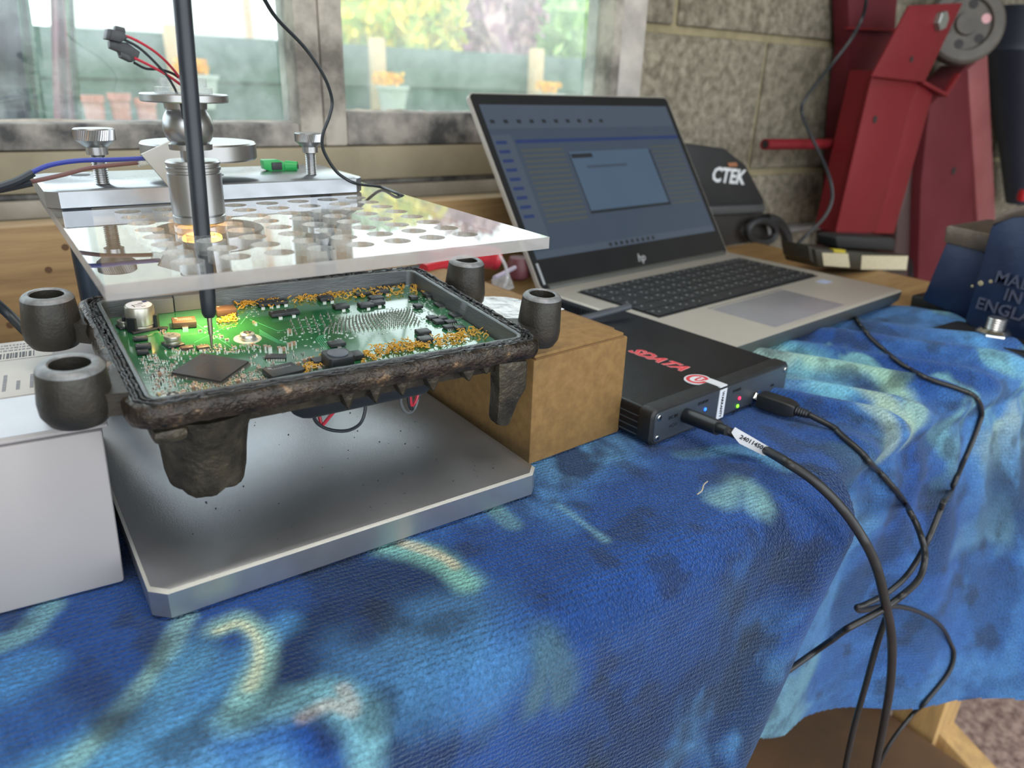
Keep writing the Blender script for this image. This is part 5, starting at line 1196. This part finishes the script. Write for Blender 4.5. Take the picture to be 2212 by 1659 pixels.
# ============================================================ BEHIND THE LAPTOP: CHARGER ETC.
m_chg = mat('charger_black', '#17191b', .5, col2='#1f2123', nscale=30)
CY_ = .80
ch = thing('battery_charger', 'black battery charger with white lettering leaning behind the laptop lid', 'charger', PY(1600, 525, CY_))
slab('case', [(1380, 300), (1488, 310), (1568, 321), (1612, 356), (1652, 432), (1650, 456), (1540, 462), (1380, 470)], CY_ - .04, .045, m_chg, ch, bev=.004)
slab('base_ridge', [(1450, 450), (1652, 442), (1655, 458), (1450, 470)], CY_ - .048, .05, mat('charger_grey', '#3c3e40', .4), ch, bev=.002)
slab('stand', [(1460, 466), (1650, 458), (1665, 520), (1480, 540)], CY_ - .03, .03, mat('charger_dark_brown', '#231f1b', .6), ch)  # stand below the case, dark brown all over
slab('button', [(1573, 352), (1592, 351), (1594, 360), (1575, 361)], CY_ - .0425, .003, mat('brown_button', '#8a5a3c', .5), ch, bev=.0005)
a = PY(1536, 391, CY_ - .0402); b_ = PY(1608, 398, CY_ - .0402); u_ = PY(1532, 366, CY_ - .0402)
me = text_mesh('CTEK', 1.0, .0001, bold=.03); w_ = max(v.co.x for v in me.vertices); sc = (b_ - a).length / w_
xd = (b_ - a).normalized(); yd = (u_ - a); yd = (yd - xd * yd.dot(xd)).normalized(); zd = xd.cross(yd)
me.transform(Matrix(((xd.x * sc, yd.x * sc * .95, zd.x, a.x), (xd.y * sc, yd.y * sc * .95, zd.y, a.y), (xd.z * sc, yd.z * sc * .95, zd.z, a.z), (0, 0, 0, 1)))); link('white_lettering', me, ch, mats=mat('white_lettering', '#c9cccf', .5))
hb = thing('hook_and_loop_strap', 'coiled black strap with a ring beside the charger foot', 'strap', PY(1660, 530, .765))
bm = bmesh.new(); pts = [PY(1645 + 30 * math.cos(a_), 500 + 24 * math.sin(a_), .755) for a_ in [k * .4 for k in range(17)]]; tube(bm, pts, .0065, seg=8, n=2); bmlink('loop', bm, m_chg, hb)
bm = bmesh.new(); tube(bm, [PY(1655, 472, .76), PY(1680, 480, .76), PY(1697, 505, .76), PY(1702, 526, .76)], .009, seg=8); bmlink('tail', bm, m_chg, hb)

# small tin with labels and a black block on it
m_tinb = mat('dark_tin', '#3b3a33', .4, .3); ty = .52
tn = thing('small_tin', 'flat dark box with cream paper labels behind the laptop corner', 'box', P(1840, 590, 0))
slab('case', [(1760, 538), (1962, 552), (1955, 590), (1768, 578)], ty, .05, m_tinb, tn, bev=.002)
slab('end_label', [(1776, 546), (1832, 548), (1836, 578), (1780, 574)], ty - .0006, .0006, mat('cream_label', '#bdb497', .6, col2='#cbc2a6', nscale=200), tn, bev=0)
slab('front_label', [(1862, 552), (1962, 553), (1958, 583), (1860, 582)], ty - .0006, .0006, MATS['cream_label'], tn, bev=0)
slab('colour_print', [(1800, 538), (1826, 540), (1828, 547), (1802, 546)], ty - .0004, .006, mat('yellow_print', '#b5a52c', .5), tn, bev=0)
slab('side_strip', [(1746, 530), (1762, 536), (1770, 578), (1750, 562)], ty + .004, .04, m_tinb, tn, bev=.001)
tag(slab('black_block', [(1812, 508), (1932, 513), (1936, 520), (1934, 543), (1810, 537), (1806, 514)], ty + .012, .03, mat('black_rubber_block', '#16181a', .55), bev=.004), 'black rubber block lying on top of the small tin', 'block')
slab('x', [(0, 0), (1, 0), (1, 1)], 1, .001, m_chg).name = 'discard'; bpy.data.objects.remove(bpy.data.objects['discard'])
# metal strip along the foot of the wall and clutter
bm = bmesh.new(); tube(bm, [PN(1560, 512, WN, wp(0, .02, 0)), PN(1830, 480, WN, wp(0, .02, 0))], .008, seg=12, smooth=False)
tag(bmlink('metal_conduit', bm, mat('galvanised', '#8f9092', .4, .6)), 'grey metal conduit along the foot of the block wall', 'pipe')
slab('x', [(1600, 515), (1810, 505), (1810, 552), (1640, 546)], .84, .05, mat('pale_rubble', '#8a8272', .9, col2='#5c564b', nscale=30, bump=.6)); tag(bpy.data.objects['x'], 'pale crumbly ledge at the foot of the block wall', 'ledge'); bpy.data.objects['x'].name = 'rubble_ledge'

# red-handled pliers and glasses behind the right lugs
m_hred = mat('red_handle', '#a5222c', .4); py_ = .56
pl = thing('pliers', 'red-handled pliers lying behind the control unit', 'pliers', P(1000, 600, 0))
bm = bmesh.new(); tube(bm, [PY(915, 584, .53), PY(960, 572, .54), PY(1010, 562, .55), (PY(1045, 560, .56))], .0055, seg=10); bmlink('handle', bm, m_hred, pl)
bm = bmesh.new(); tube(bm, [PY(920, 566, .57), PY(980, 556, .58), PY(1050, 556, .60), PY(1072, 560, .60)], .0115, seg=12); bmlink('handle', bm, m_hred, pl)
bm = bmesh.new(); tube(bm, [PY(880, 590, .56), PY(940, 582, .56), PY(990, 584, .56)], .006, seg=8); bmlink('jaw', bm, m_chg, pl)
gl_ = thing('safety_glasses', 'clear plastic safety glasses folded beside the laptop hinge', 'glasses', P(1090, 625, 0))
bm = bmesh.new(); tube(bm, [PY(1078, 548, .58), PY(1092, 575, .575), PY(1096, 600, .57), PY(1088, 622, .565)], .0018, seg=8); bmlink('arm', bm, m_clear, gl_)
bm = bmesh.new(); tube(bm, [PY(1068, 600, .56), PY(1112, 578, .59)], .0022, seg=8, smooth=False); bmlink('brow_bar', bm, mat('pale_lilac_plastic', '#a49cac', .3), gl_)
slab('lens', [(1062, 604), (1100, 590), (1112, 622), (1080, 636), (1066, 622)], .575, .0015, m_clear, gl_, bev=.0003)
bm = bmesh.new(); lathe(bm, [(.008, -.012), (.013, -.008), (.014, .002), (.010, .012)], Matrix.Translation(PY(1120, 580, .62)), seg=20); tag(bmlink('maroon_knob', bm, mat('maroon_knob', '#4f2226', .5)), 'dark maroon knob behind the lower left corner of the laptop lid', 'knob')

# ============================================================ RED WORKSHOP CRANE (folded) on the right
m_cr = mat('red_enamel', '#6b1a20', .5, col2='#751f26', spec=.25, nscale=6, rough2=.5); m_cr2 = mat('red_enamel_shaded', '#551d24', .6, col2='#5f262c', spec=.2, nscale=9)  # second red is the same enamel with shade put into its colour
m_whl = mat('grey_castor', '#4c4844', .5, .2, col2='#5c5852', nscale=20)
GY = 0.7600
crn = thing('engine_crane', 'folded red engine crane with grey castor standing by the block wall', 'crane', PY(1950, 640, GY))
slab('rear_upright', [(1832, -20), (1940, -20), (1934, 62), (1926, 200), (1862, 600), (1850, 1100), (1740, 1100), (1803, 460), (1818, 240), (1836, 100)], 0.8000, .03, m_cr2, crn)
slab('upright_collar', [(1830, 58), (1936, 62), (1936, 68), (1830, 64)], 0.7930, .006, MATS['red_enamel'], crn, bev=.001)
def beam(name, p0, p1, Y0, Y1, w, d, rotz, m_, parent):
    a = PY(*p0, Y0); b = PY(*p1, Y1); ax = (b - a); q = ax.to_track_quat('Z', 'Y').to_matrix().to_4x4()
    M = Matrix.Translation(a) @ q @ Matrix.Rotation(rotz, 4, 'Z'); bm = bmesh.new(); bx(bm, -w/2, w/2, -d/2, d/2, 0, ax.length, M=M, bev=.003); return bmlink(name, bm, m_, parent)
slab('lower_leg', [(1888, 150), (1984, 170), (1893, 500), (1806, 500)], 0.7100, .004, m_cr, crn, bev=.001)
slab('lower_leg_edge', [(1984, 172), (2016, 205), (1932, 505), (1889, 505)], 0.7105, .045, m_cr, crn, bev=.002)
bm = bmesh.new()
A = [PY(x, y, 0.7120) for x, y in [(1890, 152), (1984, 172), (1893, 502), (1808, 502)]]; prism(bm, A, Vector((.01, .05, 0))); bmlink('lower_leg_body', bm, m_cr, crn)
slab('second_leg', [(2008, 230), (2090, 140), (2112, 620), (2090, 1000), (1970, 1000), (1990, 400)], 0.7400, .05, m_cr2, crn, bev=.003)
slab('second_leg_flange', [(2092, 150), (2134, 110), (2152, 480), (2113, 490)], 0.7350, .045, mat('lit_red_enamel', '#7d3f43', .35, col2='#8e5053', nscale=6), crn, bev=.003)  # bright side of the leg: light put into a paler red
slab('support_tube', [(1968, 360), (2000, 335), (1985, 620), (1960, 900), (1900, 900), (1940, 480)], 0.7600, .03, mat('dark_brown_tube', '#3c2a28', .5), crn, bev=.006)
slab('grey_tube', [(1990, 345), (2006, 345), (1995, 620), (1970, 620)], 0.7500, .02, mat('dark_grey_tube', '#3a3a3d', .4, .3), crn, bev=.004)
slab('castor_bracket', [(1965, 12), (2080, 6), (1998, 178), (1884, 165)], 0.7000, .004, m_cr, crn, bev=.0012)
slab('bracket_lip', [(1998, 174), (2052, 204), (2048, 210), (1994, 181)], 0.7000, .02, m_cr, crn, bev=.001)
slab('bracket_cheek', [(2048, 206), (2078, 160), (2073, 158), (2044, 202)], 0.7150, .01, m_cr, crn, bev=.001)
# castor wheel: disc facing the viewer at an angle
c = PY(2082, 55, 0.7450); ax = Vector((-.62, -.72, .22)).normalized(); M = Matrix.Translation(c) @ ax.to_track_quat('Z', 'Y').to_matrix().to_4x4(); wr_ = .068
bm = bmesh.new(); lathe(bm, [(wr_ * .94, -.017), (wr_, -.012), (wr_ * 1.02, 0), (wr_, .010), (wr_ * .93, .014), (wr_ * 0.6800, .014), (wr_ * 0.6400, .008), (wr_ * .3, .008), (wr_ * .28, .014)], M, seg=56); bmlink('castor_wheel', bm, m_whl, crn, smooth=True)
for k in range(6):
    a_ = k * math.pi / 3 + .3; MM = M @ Matrix.Translation((wr_ * .52 * math.cos(a_), wr_ * .52 * math.sin(a_), .0078)); bm = bmesh.new(); lathe(bm, [(.0085, 0), (.0085, .0006)], MM, seg=20)
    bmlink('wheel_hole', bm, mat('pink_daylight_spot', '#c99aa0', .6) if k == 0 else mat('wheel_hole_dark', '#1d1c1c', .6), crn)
c = PY(2028, 45, 0.7000); M = Matrix.Translation(c) @ Matrix.Rotation(math.pi / 2, 4, 'X') @ Matrix.Rotation(.3, 4, 'Z'); bm = bmesh.new(); lathe(bm, [(.0155, 0), (.0155, .008), (.0135, .0095)], M, seg=6); bmlink('hex_bolt', bm, mat('zinc_bolt', '#8d918d', .35, .6), crn)
for px, py, Y, r_h in ((1969, 128, 0.6995, .005), (1890, 258, 0.7095, .006), (2060, 369, 0.7395, .0075)):
    bm = bmesh.new(); lathe(bm, [(r_h, 0), (r_h, .0005)], Matrix.Translation(PY(px, py, Y)) @ Matrix.Rotation(math.pi / 2, 4, 'X'), seg=16); bmlink('bolt_hole', bm, MATS['wheel_hole_dark'], crn)
slab('slot', [(1832, 360), (1846, 356), (1832, 480), (1822, 470)], 0.7975, .003, MATS['wheel_hole_dark'], crn, bev=.001)
# red tube on the wall
rt = thing('red_tube', 'short red steel tube sticking out left of the crane', 'tube', PY(1730, 320, 0.7700))
a = PY(1652, 312, 0.7600); b_ = PY(1815, 311, 0.7800); bm = bmesh.new(); tube(bm, [a, b_], .0085, seg=20, smooth=False); bmlink('tube', bm, m_cr, rt)
bm = bmesh.new(); tube(bm, [a - Vector((.0004, 0, 0)), a + Vector((.0002, 0, 0))], .0062, seg=16, smooth=False); bmlink('bore', bm, MATS['wheel_hole_dark'], rt)
# cable on the block wall
bm = bmesh.new(); tube(bm, [PY(x, y, Y) for x, y, Y in ((1868, -40, 0.7500), (1871, 0, 0.7500), (1862, 40, 0.7600), (1838, 85, 0.7600), (1800, 135, 0.7700), (1760, 185, 0.7700), (1735, 222, 0.7700), (1733, 248, 0.7700), (1750, 290, .75), (1772, 335, .73), (1792, 385, .70), (1797, 430, .69), (1780, 470, .69), (1745, 505, .70), (1725, 525, .70))], .0028, seg=8)
tag(bmlink('wall_cable', bm, m_bw), 'black cable hanging down the block wall over the red tube', 'cable')
# dark navy handle at the right edge
hd = thing('navy_funnel', 'dark navy plastic funnel shape at the top right edge', 'funnel', PY(2195, 440, .760))
bm = bmesh.new(); c = PY(2205, 0, .760); zs = [(15, 45), (95, 55), (110, 50), (250, 36), (330, 26), (440, 17)]
rings = []
for py, hw in reversed(zs):
    p = PY(2200 if py > 100 else 2208, py, .760); k = (PY(2200 + hw, py, .760) - PY(2200, py, .760)).length; k *= .60; rings.append([p + Vector((k * math.cos(t), k * math.sin(t), 0)) for t in [2 * math.pi * i / 28 for i in range(28)]])
loft(bm, rings); bmlink('body', bm, mat('navy_plastic', '#262c3a', .5), hd, smooth=True)
bm = bmesh.new(); lathe(bm, [(.012, -.012), (.014, 0), (.012, .012)], Matrix.Translation(PY(2212, 422, .72)), seg=16); tag(bmlink('red_jar', bm, mat('bright_red_plastic', '#b02028', .4)), 'small bright red pot at the right edge behind the vice', 'pot')

# ============================================================ VICE
m_vice = mat('blue_hammered_paint', '#142340', .42, .1, col2='#1b2e50', nscale=12, bump=.35, bscale=120, col3='#2a3f5e'); m_jaw = mat('worn_steel_jaw', '#5b524b', .45, .6, col2='#77695d', nscale=30, bump=.5, bscale=200)
VX = .80
vc = thing('bench_vice', 'old blue bench vice with raised cast lettering at the right edge', 'vice', PX(2080, 700, VX))
def xslab(name, pts, X, th, m_, bev=.003, smooth=False):
    bm = bmesh.new(); prism(bm, [PX(x, y, X) for x, y in pts], Vector((th, 0, 0)), bev=bev); return bmlink(name, bm, m_, vc, smooth=smooth)
xslab('fixed_jaw', [(1990, 648), (2044, 520), (2130, 542), (2105, 700)], VX + .03, .09, m_vice)
xslab('jaw_plate', [(2042, 490), (2052, 486), (2145, 506), (2136, 548), (2038, 524)], VX + .028, .09, m_jaw, bev=.002)
xslab('movable_jaw', [(2078, 700), (2118, 560), (2136, 490), (2160, 462), (2190, 448), (2240, 440), (2330, 500), (2330, 840), (2200, 760)], VX, .12, m_vice, bev=.006)
xslab('worn_jaw_top', [(2138, 488), (2160, 460), (2192, 446), (2240, 438), (2240, 470), (2190, 470)], VX - .0012, .10, m_jaw, bev=.002)
xslab('slide', [(1968, 636), (2100, 664), (2110, 740), (1960, 690)], VX + .05, .05, mat('black_grease_metal', '#17181a', .5), bev=.003)
ln = PX(2120, 600, VX - .0001); la = PX(2145, 603, VX); lb_ = PX(2240, 628, VX); xd = (lb_ - la).normalized(); yd = Vector((0, 0, 1))
sc_ = (PX(2146, 578, VX) - PX(2140, 603, VX)).length
m_worn = mat('worn_raised_paint', '#454a5c', .45, .3, nscale=60)
text('cast_lettering', 'MADE', sc_ * 1.4, PX(2147, 608, VX - .0012), xd, yd, m_worn, vc, ext=.0015, bold=.0002)
text('cast_lettering', 'IN', sc_ * 1.4, PX(2166, 646, VX - .0012), xd, yd, m_worn, vc, ext=.0015, bold=.0002)
text('cast_lettering', 'ENGLAND', sc_ * 1.4, PX(2106, 664, VX - .0012), xd, yd, m_worn, vc, ext=.0015, bold=.0002)
for px, py, r_p in ((2118, 612, .0028), (2140, 608, .0020), (2100, 618, .0014)):
    c = PX(px, py, VX - .0003); bm = bmesh.new(); lathe(bm, [(r_p, 0), (r_p * .7, .0006)], Matrix.Translation(c) @ Matrix.Rotation(-math.pi / 2, 4, 'Y'), seg=7); bmlink('paint_chip', bm, mat('bare_cream_patch', '#8d8468', .7), vc)
# fixing bolt
c = PX(2150, 706, .775); bt = thing('fixing_bolt', 'shiny steel stud and nut holding the vice beside the towel', 'bolt', c)
M = Matrix.Translation(c) @ Matrix.Scale(1.0, 4); bm = bmesh.new(); lathe(bm, [(.0150, -.012), (.0155, -.006), (.0150, -.0052)], M, seg=6); bmlink('nut', bm, m_chrome, bt)
bm = bmesh.new(); lathe(bm, [(.0150, -.0052), (.0155, -.0046), (.0120, -.0018), (.0100, -.0018)], M, seg=32); bmlink('collar', bm, m_chrome, bt)
bm = bmesh.new(); lathe(bm, [(.0085 if k % 2 else .0076, -.002 + k * .0011) for k in range(11)], M, seg=24); bmlink('stud', bm, m_satin, bt)
bm = bmesh.new(); bx(bm, c.x - .02, c.x + .12, c.y - .08, c.y + .05, -.0044, c.z - .0121, bev=.002); bmlink('base_flange', bm, MATS['black_grease_metal'], vc)

# dust specks on the base plate
random.seed(9)
bm = bmesh.new()
for i in range(60):
    x, y = random.uniform(.05, .22), random.uniform(.30, .45); r_s = random.uniform(.0002, .0006)
    bmesh.ops.create_icosphere(bm, subdivisions=1, radius=r_s, matrix=Matrix.Translation((x, y, .0152 + r_s * .5)))
tag(bmlink('grit_specks', bm, m_plug), 'fine black grit scattered on the aluminium base plate', 'grit', kind='stuff')
random.seed(19)
for i, (px, py) in enumerate(((1515, 1045), (1520, 1060))):
    pass
bm = bmesh.new(); tube(bm, [P(1528, 1040, .0035), P(1520, 1048, .004), P(1516, 1060, .0035), P(1506, 1068, .003)], .0004, seg=6); tag(bmlink('lint_thread', bm, mat('pale_lint', '#a39a88', .9)), 'pale curl of lint on the towel in front of the device', 'thread')
